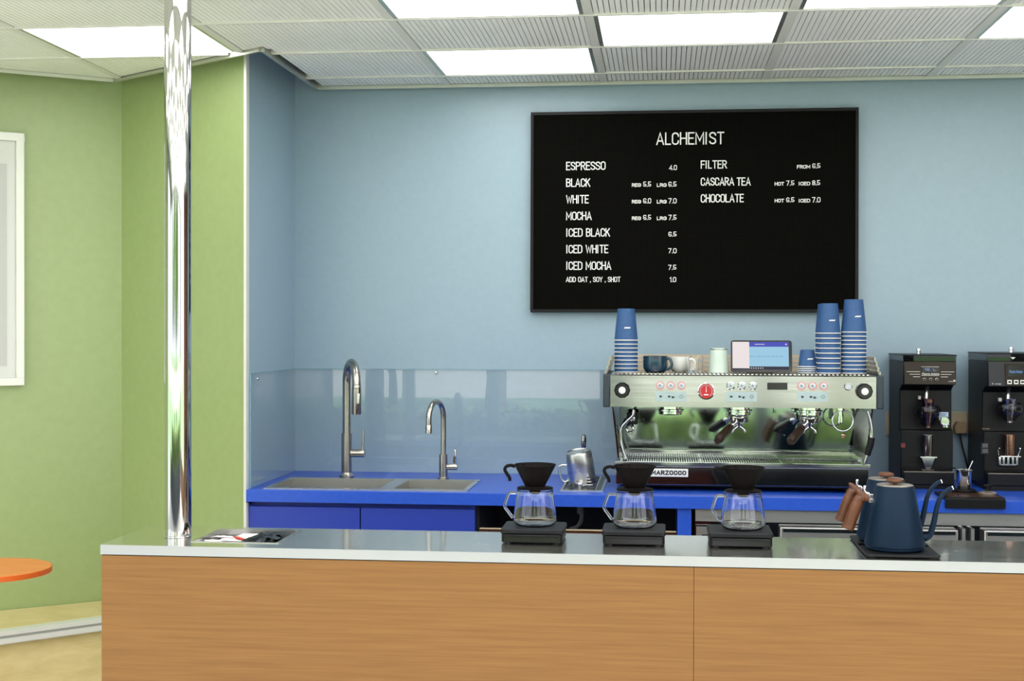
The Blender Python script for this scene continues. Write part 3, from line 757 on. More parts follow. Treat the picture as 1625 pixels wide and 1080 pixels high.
def sachet(w, l, m_, lab, grp, x, y, z, rz, ry, first):
    nx, ny = 6, 8; vs = []; fs = []
    for s in (1, -1):
        for i in range(nx+1):
            for j in range(ny+1):
                u, v = i/nx*2-1, j/ny*2-1
                bul = .0035*max(0, (1-u*u))*max(0, (1-v**4)) * (1+.35*math.sin(7*u+5*v+s))
                vs.append((u*w/2, v*l/2, s*bul))
    n0 = (nx+1)*(ny+1)
    for i in range(nx):
        for j in range(ny):
            p = i*(ny+1)+j
            fs.append((p, p+ny+1, p+ny+2, p+1)); fs.append((n0+p+1, n0+p+ny+2, n0+p+ny+1, n0+p))
    o = MB().add(vs, fs).build('sugar_sachet', m_, None)
    o.location = (x, y, z); o.rotation_euler = (rnd.uniform(-.15, .15), ry, rz)
    return tag(o, lab, 'sachet', grp)
for i in range(9):
    sachet(.045, .07, M['paper'], 'white paper sugar sachet in the left half of the steel tray', 'white sugar sachets in the tray',
           -1.232+.058*(i % 2)+rnd.uniform(-.006, .006), 3.65+.036*(i//2)+rnd.uniform(-.005, .005), WZ-.019+.0045*(i % 4), rnd.uniform(.9, 2.0), rnd.uniform(-.25, .25), 0)
tag(sachet(.03, .05, M['paper_red'], '', '', -1.166, 3.70, WZ-.003, .6, .3, 0), 'red printed sachet beside the divider of the steel tray', 'sachet')
for i in range(9):
    sachet(.04, .08, M['sachet_black'], 'glossy black sachet heaped in the right half of the steel tray', 'black sachets in the tray',
           -1.115+.042*(i % 2)+rnd.uniform(-.006, .006), 3.655+.035*(i//2), WZ-.016+.0065*(i % 4), rnd.uniform(-.6, .6), rnd.uniform(-.45, .45), 0)
# ================================================================== ESPRESSO MACHINE
YF = 4.905                                    # plane of the control panel
em = thing('espresso_machine', 'wide stainless steel three group espresso machine on the blue worktop', 'coffee machine', (.28, 5.15, WZ))
CO = em.location
P = F(YF)
def rect(mb, px0, py0, px1, py1, y0, y1, f=None):
    f = f or P; a, b = f(px0, py1), f(px1, py0)
    return mb.box(a[0], b[0], y0, y1, a[1], b[1])
def disc(mb, px, py, rpx, y0, y1, f=None, n=32):
    f = f or P; c = f(px, py); r = f(px+rpx, py)[0]-c[0]
    return mb.lathe([(r, y1), (r, y0)], (c[0], 0, c[1]), n, 'y')
xl, xr = P(968.5, 620)[0], P(1390.5, 620)[0]
zt, zb = P(1180, 595)[1], P(1180, 646.5)[1]
head = MB().prism([(YF, zb), (YF+.0, zt-.004), (YF+.004, zt), (5.36, zt), (5.36, zb)], xl, xr, 'x').build('head_panel', M['panel_steel'], em, off=CO)
ex0, ex1 = P(957, 620)[0], P(1402, 620)[0]
for a, b in ((ex0, xl-.0006), (xr+.0006, ex1)):
    MB().box(a, b, YF-.004, 5.37, zb-.002, zt+.001).build('side_cheek', M['slate'], em, off=CO, bev=.004)
# control panel
def knob(px, py):
    c = P(px, py); r = .0285
    kb = MB().lathe([(r*.92, YF-.0003), (r, YF-.006), (r, YF-.018), (r*.86, YF-.024), (.001, YF-.024)], (c[0], 0, c[1]), 10, 'y').build('steam_knob', M['black_gloss'], em, off=CO, angle=25)
    MB().lathe([(.0125, YF-.0242), (.0125, YF-.0262), (.011, YF-.027)], (c[0], 0, c[1]), 24, 'y').build('knob_cap', M['white_plastic'], kb, off=CO)
    for s in (-1, 1):
        pass
    return kb
knob(987.5, 618.5); knob(1371, 620.5)
def button(px, py, lit):
    c = P(px, py); r = .0152
    o = MB().lathe([(r, YF-.0003), (r, YF-.004), (r*.78, YF-.0045), (r*.78, YF-.0003)], (c[0], 0, c[1]), 28, 'y', close=True).build('brew_button', M['pink'] if lit else M['polish'], em, off=CO)
    MB().lathe([(r*.76, YF-.0005), (r*.76, YF-.003), (r*.6, YF-.0038), (.001, YF-.0038)], (c[0], 0, c[1]), 28, 'y').build('button_face', M['button'], o, off=CO)
    ic = MB()
    ic.box(c[0]-.0045, c[0]+.0045, YF-.0043, YF-.0039, c[1]-.0015, c[1]+.0005).box(c[0]-.003, c[0]+.001, YF-.0043, YF-.0039, c[1]+.0015, c[1]+.0045)
    ic.build('button_icon', M['grey_plastic'], o, off=CO)
for g_, lit_ in (((1047.5, 1064.5, 1081.5), True), ((1159.5, 1177, 1194.5), False), ((1272, 1289.5, 1307), True)):
    for px in g_: button(px, 611.5 + (px-1047)*.003, lit_)
def cups_icon(px, n, y):
    mb = MB()
    for q in range(n):
        c = P(px+q*6-(n-1)*3, 628.5+q*1.2+(px-1047)*.003); w = .0036
        mb.prism([(c[0]-w*.7, c[1]-.004), (c[0]+w*.7, c[1]-.004), (c[0]+w, c[1]+.003), (c[0]-w, c[1]+.003)], y-.0006, y, 'y')
        mb.torus((c[0]+w*1.15, y-.0003, c[1]), .0022, .0006, 'y', 14, 6)
    return mb
for a, b in ((1040, 1089), (1152, 1201), (1265, 1314)):
    lb = rect(MB(), a, 621.5, b, 636.5, YF-.0008, YF-.0002).build('control_label', M['label_grey'], em, off=CO, bev=.0003)
    mb = cups_icon(a+8, 1, YF-.001); t2 = cups_icon(a+24.5, 2, YF-.001); mb.add(t2.v, t2.f)
    c = P(a+41, 629); mb.torus((c[0], YF-.0012, c[1]), .0055, .0006, 'y', 20, 6)
    mb.build('label_icons', M['dark_letter'], lb, off=CO, smooth=False)
c = P(1120.5, 620); r = .0305
dl = MB().lathe([(r, YF-.0003), (r, YF-.012), (r*.88, YF-.013), (r*.88, YF-.0003)], (c[0], 0, c[1]), 40, 'y', close=True).build('pressure_gauge', M['polish'], em, off=CO)
MB().lathe([(r*.86, YF-.0005), (r*.86, YF-.008), (.001, YF-.008)], (c[0], 0, c[1]), 36, 'y').build('gauge_face', M['red_dial'], dl, off=CO)
tk = MB()
for q in range(21):
    a = math.radians(225-q*13.5); r0_, r1_ = r*.62, r*.78
    ca, sa = math.cos(a), math.sin(a); w = .0006
    tk.prism([(c[0]+r0_*ca-w*sa, c[1]+r0_*sa+w*ca), (c[0]+r0_*ca+w*sa, c[1]+r0_*sa-w*ca), (c[0]+r1_*ca+w*sa, c[1]+r1_*sa-w*ca), (c[0]+r1_*ca-w*sa, c[1]+r1_*sa+w*ca)], YF-.0086, YF-.0081, 'y')
tk.prism([(c[0]-.0012, c[1]-.004), (c[0]+.0012, c[1]-.004), (c[0]+.0006, c[1]+.018), (c[0]-.0006, c[1]+.018)], YF-.0092, YF-.0086, 'y')
tk.prism([(c[0]-.008, c[1]-.015), (c[0]+.008, c[1]-.015), (c[0]+.008, c[1]-.011), (c[0]-.008, c[1]-.011)], YF-.0086, YF-.0081, 'y')
tk.build('gauge_marks', M['white_letter'], dl, off=CO, smooth=False)
rect(MB(), 1217.5, 607, 1249.5, 618, YF-.002, YF-.0002).build('display', M['black_gloss'], em, off=CO, bev=.001)
c = P(1346, 613); bt = MB().lathe([(.0145, YF-.0003), (.0145, YF-.004), (.0115, YF-.0045), (.0115, YF-.0003)], (c[0], 0, c[1]), 28, 'y', close=True).build('water_button', M['dark_steel'], em, off=CO)
MB().lathe([(.0112, YF-.0003), (.0112, YF-.0035), (.001, YF-.004)], (c[0], 0, c[1]), 28, 'y').build('button_face', M['button'], bt, off=CO)
# back splash panel and side frames
Q = F(5.13)
a0, a1 = Q(982, 700)[0], Q(1369, 700)[0]
zs = F(5.0)(1180, 719)[1]
bp = MB().box(a0, a1, 5.13, 5.35, zs-.02, zb-.0005).build('back_panel', M['mirror_steel'], em, off=CO)
S = F(5.126)
lt = MB()
for ch, px in (('A', 1118), ('B', 1229)):
    x, z = S(px, 652.5)
    if ch == 'A': lt.torus((x-.001, 5.128, z), .0042, .001, 'y', 16, 6).box(x+.003, x+.005, 5.127, 5.129, z-.005, z+.005)
    else: lt.torus((x+.001, 5.128, z), .0042, .001, 'y', 16, 6).box(x-.005, x-.003, 5.127, 5.129, z-.005, z+.012)
lt.build('group_letters', M['dark_letter'], bp, off=CO)
sc = MB()
for px, py in ((1021, 665), (1021, 700), (1128, 690), (1245, 690), (1350, 712), (1361, 706), (1010, 714)):
    x, z = S(px, py); sc.lathe([(.003, 5.1295), (.002, 5.1275)], (x, 0, z), 12, 'y')
sc.build('panel_screws', M['polish'], bp, off=CO)
yb0 = 4.94
zl = F(yb0)(1180, 735)[1]; zf = F(yb0)(1180, 771)[1]
bx0_, bx1_ = F(yb0)(976.5, 750)[0], F(yb0)(1380, 750)[0]
# slanting cheeks between base and head
for s, xa, xb in ((1, a0-.012, bx0_+.004), (-1, a1+.012, bx1_-.004)):
    x0, x1 = (xl+.008, bx0_+.012) if s > 0 else (xr-.008, bx1_-.012)
    t = .006
    MB().prism([(YF+.03, zb-.001), (yb0+.02, zl+.012), (5.33, zl+.012), (5.33, zb-.001)], -t/2, t/2, 'x').xf(
        Matrix.Translation((x1, 0, zl)) @ Matrix(((1, 0, (x0-x1)/(zb-zl), 0), (0, 1, 0, 0), (0, 0, 1, 0), (0, 0, 0, 1))) @ Matrix.Translation((0, 0, -zl))).build('side_frame', M['dark_steel'], em, off=CO)
# base and drip tray
MB().box(bx0_, bx1_, yb0, 5.36, zf, zl-.012).build('base_panel', M['dark_steel'], em, off=CO, bev=.003)
tray = MB().plate([bx0_-.002, bx0_+.018, bx1_-.018, bx1_+.002], [yb0-.004, yb0+.012, 5.11, 5.125], zl-.0115, zl+.002, holes={(1, 1)}).build('drip_tray', M['polish'], em, off=CO, bev=.001)
gt = MB()
for q in range(100):
    x = bx0_+.02+(bx1_-bx0_-.04)*(q+.5)/100
    gt.box(x-.0022, x+.0022, yb0+.0125, 5.109, zl-.004, zl)
for q in (0, 1/3, 2/3, 1):
    x = bx0_+.022+(bx1_-bx0_-.044)*q; gt.box(x-.004, x+.004, yb0+.0125, 5.109, zl-.006, zl+.0015)
gt.build('drip_grate', M['polish'], em, off=CO, smooth=False)
MB().box(bx0_+.019, bx1_-.019, yb0+.0125, 5.109, zl-.0115, zl-.0095).build('drip_pan', M['black_void'], tray, off=CO)
MB().box(a0, a1, 5.112, 5.1295, zl+.0025, zs+.002).build('rear_ledge', M['polish'], em, off=CO, bev=.003)
MB().box(bx0_+.02, bx1_-.02, yb0+.045, 5.33, WZ+.0126, zf-.0005).build('plinth', M['black'], em, off=CO)
for x in (bx0_+.06, bx1_-.06):
    for y in (yb0+.08, 5.28): MB().lathe([(.026, 0.0005), (.026, .012), (.02, .0124)], (x, y, WZ), 24).build('foot', M['black'], em, off=CO)
# maker's plate
B_ = F(yb0-.001)
x0, z1 = B_(1003, 742.5); x1, z0 = B_(1092, 756.5)
bd2 = MB().box(x0, x1, yb0-.003, yb0-.0003, z0, z1).build('badge', M['white_plastic'], em, off=CO, bev=.001)
lt = MB(); yl = yb0-.0031
xa = B_(1007, 750)[0]; xb = B_(1027, 750)[0]; xc = B_(1033.5, 750)[0]; xd = B_(1089, 750)[0]
zq = z0+.0065; hh = (z1-z0)-.0125
stroke_text(lt, 'LA', (xa, yl, zq), (xb, yl, zq), hh, .0042, .0008, gap=.26)
stroke_text(lt, 'MARZOCCO', (xc, yl, zq), (xd, yl, zq), hh, .0042, .0008, gap=.26)
lt.build('badge_lettering', M['dark_letter'], bd2, off=CO, smooth=False)
# brew groups
def group_head(px, loaded):
    c = F(5.02)(px, 650); x, y = c[0], 5.02
    g = MB().lathe([(.040, zb-.0008), (.040, zb-.012), (.046, zb-.014), (.046, zb-.020), (.043, zb-.022), (.043, zb-.030), (.038, zb-.034), (.03, zb-.035)], (x, y, 0), 40).build('brew_group', M['chrome'], em, off=CO)
    sc2 = MB()
    for q in range(10):
        a = 2*PI*q/10+.2; sc2.ball((x+.0455*math.cos(a), y+.0455*math.sin(a), zb-.017), .0045, 10, 6)
    sc2.build('collar_bolts', M['polish'], g, off=CO)
    if not loaded: return
    pf = tag(bpy.data.objects.new('portafilter', None), 'portafilter with a dark wooden handle locked in the %s brew group' % loaded, 'portafilter', 'portafilters locked in the machine')
    SC.collection.objects.link(pf); pf.location = (x, y, zb-.06)
    O = pf.location
    MB().lathe([(.030, zb-.0362), (.036, zb-.037), (.036, zb-.048), (.033, zb-.058), (.014, zb-.066), (.010, zb-.078), (.001, zb-.079)], (x, y, 0), 36).build('basket_body', M['chrome'], pf, off=O)
    d = Vector((-.42, -.86, -.34)).normalized(); s0 = Vector((x, y, zb-.046)) + d*.034
    MB().tube([s0, s0+d*.03, s0+d*.045], [.009, .008, .0125], 16).build('ferrule', M['chrome'], pf, off=O)
    hpts = [s0+d*(.0455+.125*q/8) for q in range(9)]
    MB().tube(hpts, [.0125, .0145, .0155, .0155, .0155, .016, .0168, .0165, .012], 20).build('handle', M['dark_walnut'], pf, off=O)
    for s in (-1, 1):
        MB().tube(smooth_path([(x+s*.003, y-.004, zb-.074), (x+s*.010, y-.006, zb-.079), (x+s*.019, y-.008, zb-.087), (x+s*.021, y-.008, zb-.098)], 5), [.0062]*15+[.006], 12).build('spout', M['polish'], pf, off=O)
group_head(1064, None); group_head(1172.5, 'middle'); group_head(1284.5, 'right hand')
# steam wands, hot water guard
T = F(4.97)
def pts3(y, *ps): return [(F(y)(*p)[0], y, F(y)(*p)[1]) for p in ps]
wl_ = MB().tube(smooth_path(pts3(4.97, (1006, 650), (1004, 659), (995, 668), (986, 680), (986, 705), (993, 728))), .0065, 14).build('steam_wand', M['polish'], em, off=CO)
x, z = T(1003, 664)
MB().box(x-.02, x+.02, 4.985, 5.03, z-.022, z+.02).build('wand_block', M['black'], em, off=CO, bev=.003)
MB().lathe([(.011, 4.9845), (.011, 4.9825), (.006, 4.982)], (x, 0, z), 20, 'y').build('wand_joint', M['polish'], wl_, off=CO)
x, z = T(998.5, 684)
MB().torus((x, 5.08, z), .012, .0035, 'y', 24, 8).lathe([(.008, 5.083), (.008, 5.076)], (x, 0, z), 18, 'y').build('valve_dial', M['polish'], em, off=CO)
x, z = T(1338.5, 668)
MB().torus((x, 4.99, z), .0365, .0035, 'y', 44, 10).build('wand_guard_ring', M['chrome'], em, off=CO)
MB().lathe([(.013, zb-.0008), (.013, zb-.012), (.008, zb-.016), (.008, zb-.03), (.0105, zb-.032), (.0105, zb-.055), (.006, zb-.06)], (x-.008, 4.99, 0), 24).build('water_spout', M['chrome'], em, off=CO)
MB().tube([(x, 4.99, z+.0395), (x, 4.995, zb-.0005)], .004).build('ring_hanger', M['chrome'], em, off=CO)
x2, z2 = F(5.12)(1339, 691)
MB().lathe([(.009, 5.1295), (.009, 5.122), (.005, 5.12)], (x2, 0, z2), 20, 'y').build('valve_boss', M['copper'], em, off=CO)
wr = MB().tube(smooth_path(pts3(4.93, (1376, 652), (1381, 668), (1383, 690), (1379, 712), (1372, 734))), .0065, 14).build('steam_wand', M['polish'], em, off=CO)
MB().tube(pts3(4.93, (1383.5, 694), (1381, 706), (1376, 722)), [.0115, .0125, .011], 16).build('wand_sleeve', M['black'], wr, off=CO)
# cup tray rails
zt2 = zt+.0006
for side, xa, xb in ((1, ex0+.008, ex0+.03), (-1, ex1-.03, ex1-.008)):
    mb = MB()
    lean = .018*side
    xo = xa if side > 0 else xb
    for q in range(4):
        y0 = 4.93+.0; zz0 = zt2+.002+.0165*q
        xx = xo+lean*(q/3.0)
        mb.box(xx-.003, xx+.003, 4.93, 5.35, zz0, zz0+.0115)
    for yy in (4.945, 5.14, 5.335): mb.prism([(xo-.003, zt2), (xo+.003, zt2), (xo+lean+.003, zt2+.064), (xo+lean-.003, zt2+.064)], yy-.005, yy+.005, 'y')
    mb.build('cup_rail', M['tap_steel'], em, off=CO)
mb = MB()
for q in range(4): mb.box(ex0+.03, ex1-.03, 5.352, 5.356, zt2+.002+.0165*q, zt2+.0145+.0165*q)
for q in range(4): x = ex0+.04+(ex1-ex0-.08)*q/3; mb.box(x-.005, x+.005, 5.3562, 5.359, zt2, zt2+.062)
mb.build('cup_rail', M['ivory'], em, off=CO)  # beige reflection on the back rail is given as ivory colour
gr = MB()
for q in range(60):
    x = xl+.02+(xr-xl-.04)*(q+.5)/60; gr.box(x-.004, x+.004, YF+.012, 5.34, zt2, zt2+.003)
gr.build('cup_shelf', M['polish'], em, off=CO, smooth=False)
ZT = zt2+.0033

# ================================================================== THINGS ON THE MACHINE
cone_in = .0006
def paper_cup(r0, r1, h, name, col):
    t = thing(name, 'x', 'paper cup')
    MB().lathe([(r0-.0012, .0025), (r0-.0004, .0025), (r1, h-.0004), (r1-.0018, h), (r1-.0036, h-.001), (r1-.0044, h-.005), (.001, h-.005), (.001, h-.0056), (r1-.0009, h-.0056)], n=48).build('cup_body', col, t, angle=30)
    MB().torus((0, 0, .0018), r0-.0001, .0018, n=48, k=8).build('rim', M['cup_rim'], t)
    return t
def cup_logo(t, r0, r1, h, zc, rz):
    mb = MB(); stroke_text(mb, 'ALCHEMIST', (-.0115, -1, zc-.0025), (.0115, -1, zc-.0025), .005, .0011, .0004, slant=.3)
    vs = []
    for x, y, z in mb.v:
        r = r0+(r1-r0)*z/h+.0001+(-1-y)*1.0; a = x/r-PI/2+rz
        vs.append((r*math.cos(a), r*math.sin(a), z))
    mb.v = vs
    return mb.build('cup_logo', M['white_letter'], t, smooth=False)
ORD = ['first', 'second', 'third', 'fourth', 'fifth', 'sixth', 'seventh', 'eighth', 'ninth', 'tenth', 'eleventh', 'twelfth']
def stack(px, py, y, n, pitch, r0, r1, h, what, where, group, proto_mat=None, name='paper_cup', logo=None):
    x = F(y)(px, py)[0]
    first = paper_cup(r0, r1, h, name, proto_mat or M['cup_blue'])
    for i in range(n):                          # i = 0 is the lowest
        o = first if i == 0 else copy_tree(first)
        o.location = (x, y, ZT+.0002+pitch*i); o['group'] = group
        k_ = n-1-i
        o['label'] = ('top %s %s' % (what, where)) if k_ == 0 else ('lowest %s %s' % (what, where)) if i == 0 else ('%s %s from the top %s' % (ORD[k_], what, where))
        if k_ == 0: top = o
    if logo: cup_logo(top, r0, r1, h, logo[0], logo[1])
stack(993.5, 580, 5.02, 9, .01455, .0435, .0315, .117, 'blue paper cup', 'of the lone stack beside the dark teal mug', 'blue paper cups in the stack beside the teal mug', logo=(.047, .12))
stack(1354.5, 580, 5.02, 11, .01475, .0455, .033, .119, 'blue paper cup', 'of the tallest stack on the machine', 'blue paper cups in the tallest stack', logo=(.058, .25))
stack(1315, 580, 5.01, 9, .0179, .0415, .0315, .109, 'blue paper cup', 'of the stack between espresso cups and tallest stack', 'blue paper cups in the front stack', logo=(.048, .2))
stack(1311.5, 580, 5.125, 9, .0179, .0415, .0315, .109, 'blue paper cup', 'of the stack half hidden behind another', 'blue paper cups in the hidden stack')
stack(1281, 580, 5.03, 4, .0075, .0325, .0245, .063, 'small blue espresso cup', 'of the short stack beside the tablet', 'small paper cups beside the tablet', name='espresso_paper_cup', logo=(.03, .3))
def mug(name, label, cat, px, y, r, h, m_, hang, rz):
    t = thing(name, label, cat, (F(y)(px, 580)[0], y, ZT+.0003), rz)
    MB().lathe([(.001, .0), (r*.72, .0), (r*.86, .004), (r*.97, .016), (r, h*.5), (r*.99, h), (r*.955, h), (r*.955, h*.5), (r*.9, .018), (r*.6, .008), (.001, .007)], n=44).build('mug_body', m_, t)
    hp = smooth_path([(r*.985, 0, h*.82), (r+.012, 0, h*.86), (r+.024, 0, h*.62), (r+.022, 0, h*.36), (r+.008, 0, h*.2), (r*.985, 0, h*.24)], 6)
    MB().tube(hp, .0048, 12).build('handle', m_, t)
    return t
mug('mug', 'dark teal glazed mug lying upright beside the lone cup stack', 'mug', 1040, 5.04, .0455, .060, M['teal_glaze'], 1, -.55)
mug('coffee_cup', 'white glazed coffee cup to the right of the dark teal mug', 'cup', 1079, 5.10, .036, .056, M['white_glaze'], 1, -.35)
def tumbler(px, y, r, h, label):
    t = thing('shot_glass', label, 'glass', (F(y)(px, 580)[0], y, ZT+.0003))
    MB().lathe([(.001, 0), (r*.8, 0), (r*.84, .003), (r, h), (r-.0022, h), (r*.84-.0018, .009), (.001, .008)], n=32).build('glass', M['glass'], t)
tumbler(1100, 5.03, .0225, .054, 'small clear shot glass next to the white coffee cup, the closer of two')
tumbler(1106, 5.12, .024, .062, 'small clear shot glass behind the closer shot glass')
y = 5.06
t = thing('enamel_jar', 'pale mint jar with rounded dark rim upside down on the machine', 'jar', (F(y)(1140.5, 580)[0], y, ZT+.0003))
prof = [(.037, 0), (.0362, .002), (.0335, .04), (.0315, .078), (.030, .0855), (.026, .0895), (.02, .0905), (.001, .0908)]
MB().lathe(prof, n=44).build('jar_body', M['mint'], t)
MB().torus((0, 0, .0853), .0305, .0016, n=44, k=8).build('foot_ring', M['tap_steel'], t)

# tablet leaning back on a stand
y = 5.03
tz0, tz1 = F(y)(1208, 590.5)[1], F(y)(1208, 541)[1]
tx0, tx1 = F(y)(1160, 565)[0], F(y)(1257.5, 565)[0]
tcx = (tx0+tx1)/2
tab = thing('tablet', 'black bordered tablet computer standing on the machine, screen on', 'tablet', (tcx, y, ZT+.0003))
Wd, Hd = tx1-tx0, (tz1-ZT)/math.cos(math.radians(12))
rot = Matrix.Rotation(math.radians(-12), 4, 'X') @ Matrix.Translation((0, 0, .0025))
def rrect(w, h, r, n=6):
    pts = []
    for cx, cy, a in ((w/2-r, r, -90), (w/2-r, h-r, 0), (-w/2+r, h-r, 90), (-w/2+r, r, 180)): pts += arc(cx, cy, r, a, a+90, n)
    return pts
MB().prism(rrect(Wd, Hd, .010), 0, .009, 'y').xf(rot).build('tablet_body', M['black_gloss'], tab)
sx0, sx1, sz0, sz1 = -Wd/2+.006, Wd/2-.012, .0105, Hd-.006
def emis(name, col, st=1.0): return mat(name, (0, 0, 0, 1), .3, spec=.2, emit=col, es=st)
M['scr_white'] = emis('lit screen pale side bar', rgb(232, 222, 222)); M['scr_blue'] = emis('lit screen blue page', rgb(150, 196, 222))
M['scr_head'] = emis('lit screen header', rgb(62, 70, 178)); M['scr_dark'] = emis('lit screen task bar', rgb(26, 32, 52))
xm = sx0+(sx1-sx0)*.30
scn = MB().box(sx0, sx1, -.0006, -.0001, sz0, sz1).xf(rot).build('screen', M['scr_dark'], tab, smooth=False)
MB().box(sx0, xm, -.0010, -.0007, sz0+.004, sz1).xf(rot).build('side_bar', M['scr_white'], scn, smooth=False)
MB().box(xm, sx1, -.0010, -.0007, sz0+.011, sz1-.018).xf(rot).build('page', M['scr_blue'], scn, smooth=False)
MB().box(xm, sx1, -.0010, -.0007, sz1-.018, sz1).xf(rot).build('header_bar', M['scr_head'], scn, smooth=False)
mb = MB()
zq = (sz0+sz1)/2-.004
for q in range(13):
    a = xm+.004+(sx1-xm-.022)*q/13; mb.box(a, a+.0042-(q % 3)*.0008, -.0013, -.0011, zq, zq+.0022)
mb.xf(rot).build('page_text', M['dark_letter'], scn, smooth=False)
mb = MB()
for q in range(7): mb.box(xm-.002+q*.008, xm+.0015+q*.008, -.0013, -.0011, sz0+.003, sz0+.0065)
mb.box(xm+.02, xm+.055, -.0013, -.0011, sz1-.010, sz1-.008); mb.box(sx1-.012, sx1-.006, -.0013, -.0011, sz1-.011, sz1-.007)
mb.xf(rot).build('icons', M['scr_white'], scn, smooth=False)
MB().prism([(.0135, .002), (.075, 0.0005), (.0795, 0.0005), (.036, .075), (.033, .075)], -.05, .05, 'x').build('stand', M['black'], tab)

# ================================================================== GRINDERS
def grinder(loc_px, yfr, name_label, second):
    """bean grinder: local x right, y away, z up; the face is at y = 0"""
    G = F(yfr)
    gx0, gx1 = loc_px
    x0, x1 = G(gx0, 700)[0], G(gx1, 700)[0]
    cx, w = (x0+x1)/2, (x1-x0)
    t = thing('coffee_grinder', name_label, 'coffee grinder', (cx, yfr, WZ))
    Z = lambda py: G((gx0+gx1)/2, py)[1]-WZ
    X = lambda px: G(px, 650)[0]-cx
    hw = w/2
    zt_, zh0, zm, zd = (Z(573), Z(611), Z(684), Z(742)) if not second else (Z(573), Z(614), Z(687), Z(747))
    dep = .31
    # body: a side profile with the open grinding bay, pushed across
    hf = .0
    bay = .075
    prof = [(-.002, zh0+.002), (-.002, zt_), (dep, zt_), (dep, .012), (.045, .012), (.045, zm), (bay, zm+.002), (bay, zh0-.02), (.03, zh0)]
    body = MB().prism([(p[0], p[1]) for p in prof], -hw+.001, hw-.001, 'x')
    body.build('body', M['black_metal'], t, bev=.003)
    MB().box(-hw+.004, hw-.004, .0455, .09, zd+.001, zm-.001).build('lower_front', M['black'], t)
    # control face
    a = .006
    fc = MB().prism([(-.004-a, zh0+.004), (-.0028, zt_-.002), (-.0022, zt_-.002), (-.0022, zh0+.004)], -hw+.004, hw-.004, 'x').build('control_face', M['brown_metal'] if not second else M['black_gloss'], t)
    yo = -.0125
    if not second:
        cxp = 1475.5
        disp = MB().box(X(1462), X(1489), -.0105, -.0055, Z(590), Z(582)).build('display', M['black_gloss'], fc)
        mb = MB(); stroke_text(mb, '15 L', (X(1466), -.0106, Z(588)), (X(1484), -.0106, Z(588)), Z(584)-Z(588), .0009, .0003)
        mb.build('digits', emis('lit digits', rgb(150, 170, 255), 1.2), disp, smooth=False)
        mb = MB()
        for k_, (l0, l1) in enumerate(((1438, 1459), (1442.5, 1459), (1448, 1459))):
            zz_ = Z(589.5+4*k_); tt = .0009
            mb.box(X(l0), X(l1), -.0118, -.0080, zz_-tt, zz_+tt)
            mb.box(X(2*cxp-l1), X(2*cxp-l0), -.0118, -.0080, zz_-tt, zz_+tt)
        mb.box(X(1461), X(1489), -.0118, -.0090, Z(595.5)-.0006, Z(595.5)+.0006)
        mb.box(X(1461), X(1489), -.0108, -.0050, Z(581.6)-.0006, Z(581.6)+.0006)
        mb.build('wing_lines', M['silver_letter'], fc, smooth=False)
        mb = MB(); font_text(mb, 'Victoria Arduino', (X(1462), Z(594.6)), (X(1489.5), Z(594.6)), Z(590.6)-Z(594.6), -.0119)
        mb.build('script_lettering', M['white_letter'], fc, smooth=False)
        bt = MB()
        for px in (1466, 1475.7, 1485.5):
            bt.lathe([(.0052, -.008), (.0052, -.0122), (.0042, -.0128), (.0042, -.008)], (X(px), 0, Z(601.5)), 22, 'y', close=True)
        bt.build('button_rings', M['silver_letter'], fc)
        for px in (1466, 1475.7, 1485.5):
            MB().lathe([(.0040, -.0075), (.0040, -.0122), (.001, -.0126)], (X(px), 0, Z(601.5)), 20, 'y').build('button', M['black_gloss'], fc)
        mb = MB().box(X(1504), X(1513), -.0118, -.0085, Z(604.6)-.0007, Z(604.6)+.0007).box(X(1512), X(1515), -.0118, -.0085, Z(604.6), Z(602.2))
        mb.build('corner_mark', M['silver_letter'], fc, smooth=False)
    else:
        disp = MB().box(X(1594), X(1626), -.0118, -.0055, Z(612.0), Z(576.5)).build('display_surround', M['brown_metal'], fc, bev=.0008)
        d2 = MB().box(X(1597.5), X(1622.5), -.0126, -.0119, Z(597), Z(580)).build('display', M['black_gloss'], disp)
        mb = MB(); font_text(mb, 'Victoria Arduino', (X(1600), Z(591.5)), (X(1621), Z(591.5)), Z(586.5)-Z(591.5), -.0129)
        mb.build('lit_lettering', emis('lit blue lettering', rgb(130, 175, 235), 1.0), d2, smooth=False)
        for px in (1600.5, 1611, 1621):
            MB().box(X(px-3.6), X(px+3.6), -.0126, -.0119, Z(609), Z(602.5)).build('button', M['white_plastic'], disp, bev=.0003)
            mb = MB().box(X(px-2.2), X(px+2.2), -.0129, -.0127, Z(607), Z(604.2)); mb.build('button_icon', M['black'], disp)
        mb = MB(); stroke_text(mb, 'MYTHOS', (X(1576.5), -.0118, Z(609.8)), (X(1587), -.0118, Z(609.8)), .0036, .0008, .0004)
        mb.lathe([(.0022, -.0122), (.0022, -.0118)], (X(1573.5), 0, Z(608.6)), 14, 'y')
        mb.build('small_lettering', M['silver_letter'], fc, smooth=False)
    # hopper: smoky open box with a lid plate and a knob
    hz = Z(562.5) if not second else Z(560.0)
    hp = MB().plate([-hw, -hw+.003, hw-.003, hw], [-.001, .002, dep-.003, dep], zt_+.0005, hz-.004, holes={(1, 1)}).build('bean_hopper', M['smoke'], t, smooth=False)
    MB().box(-hw+.004, hw-.004, .004, dep-.005, zt_+.0005, zt_+.006).build('beans', M['dark_walnut'], hp)
    lid = MB().box(-hw-.002, hw+.002, -.003, dep+.001, hz-.0038, hz).build('hopper_lid', M['black'], t, bev=.001)
    if second:
        MB().prism([(X(1603), Z(566.5)), (X(1607), Z(570)), (X(1611), Z(566.5))], -.0018, -.0012, 'y').build('hopper_emblem', M['silver_letter'], t, smooth=False)
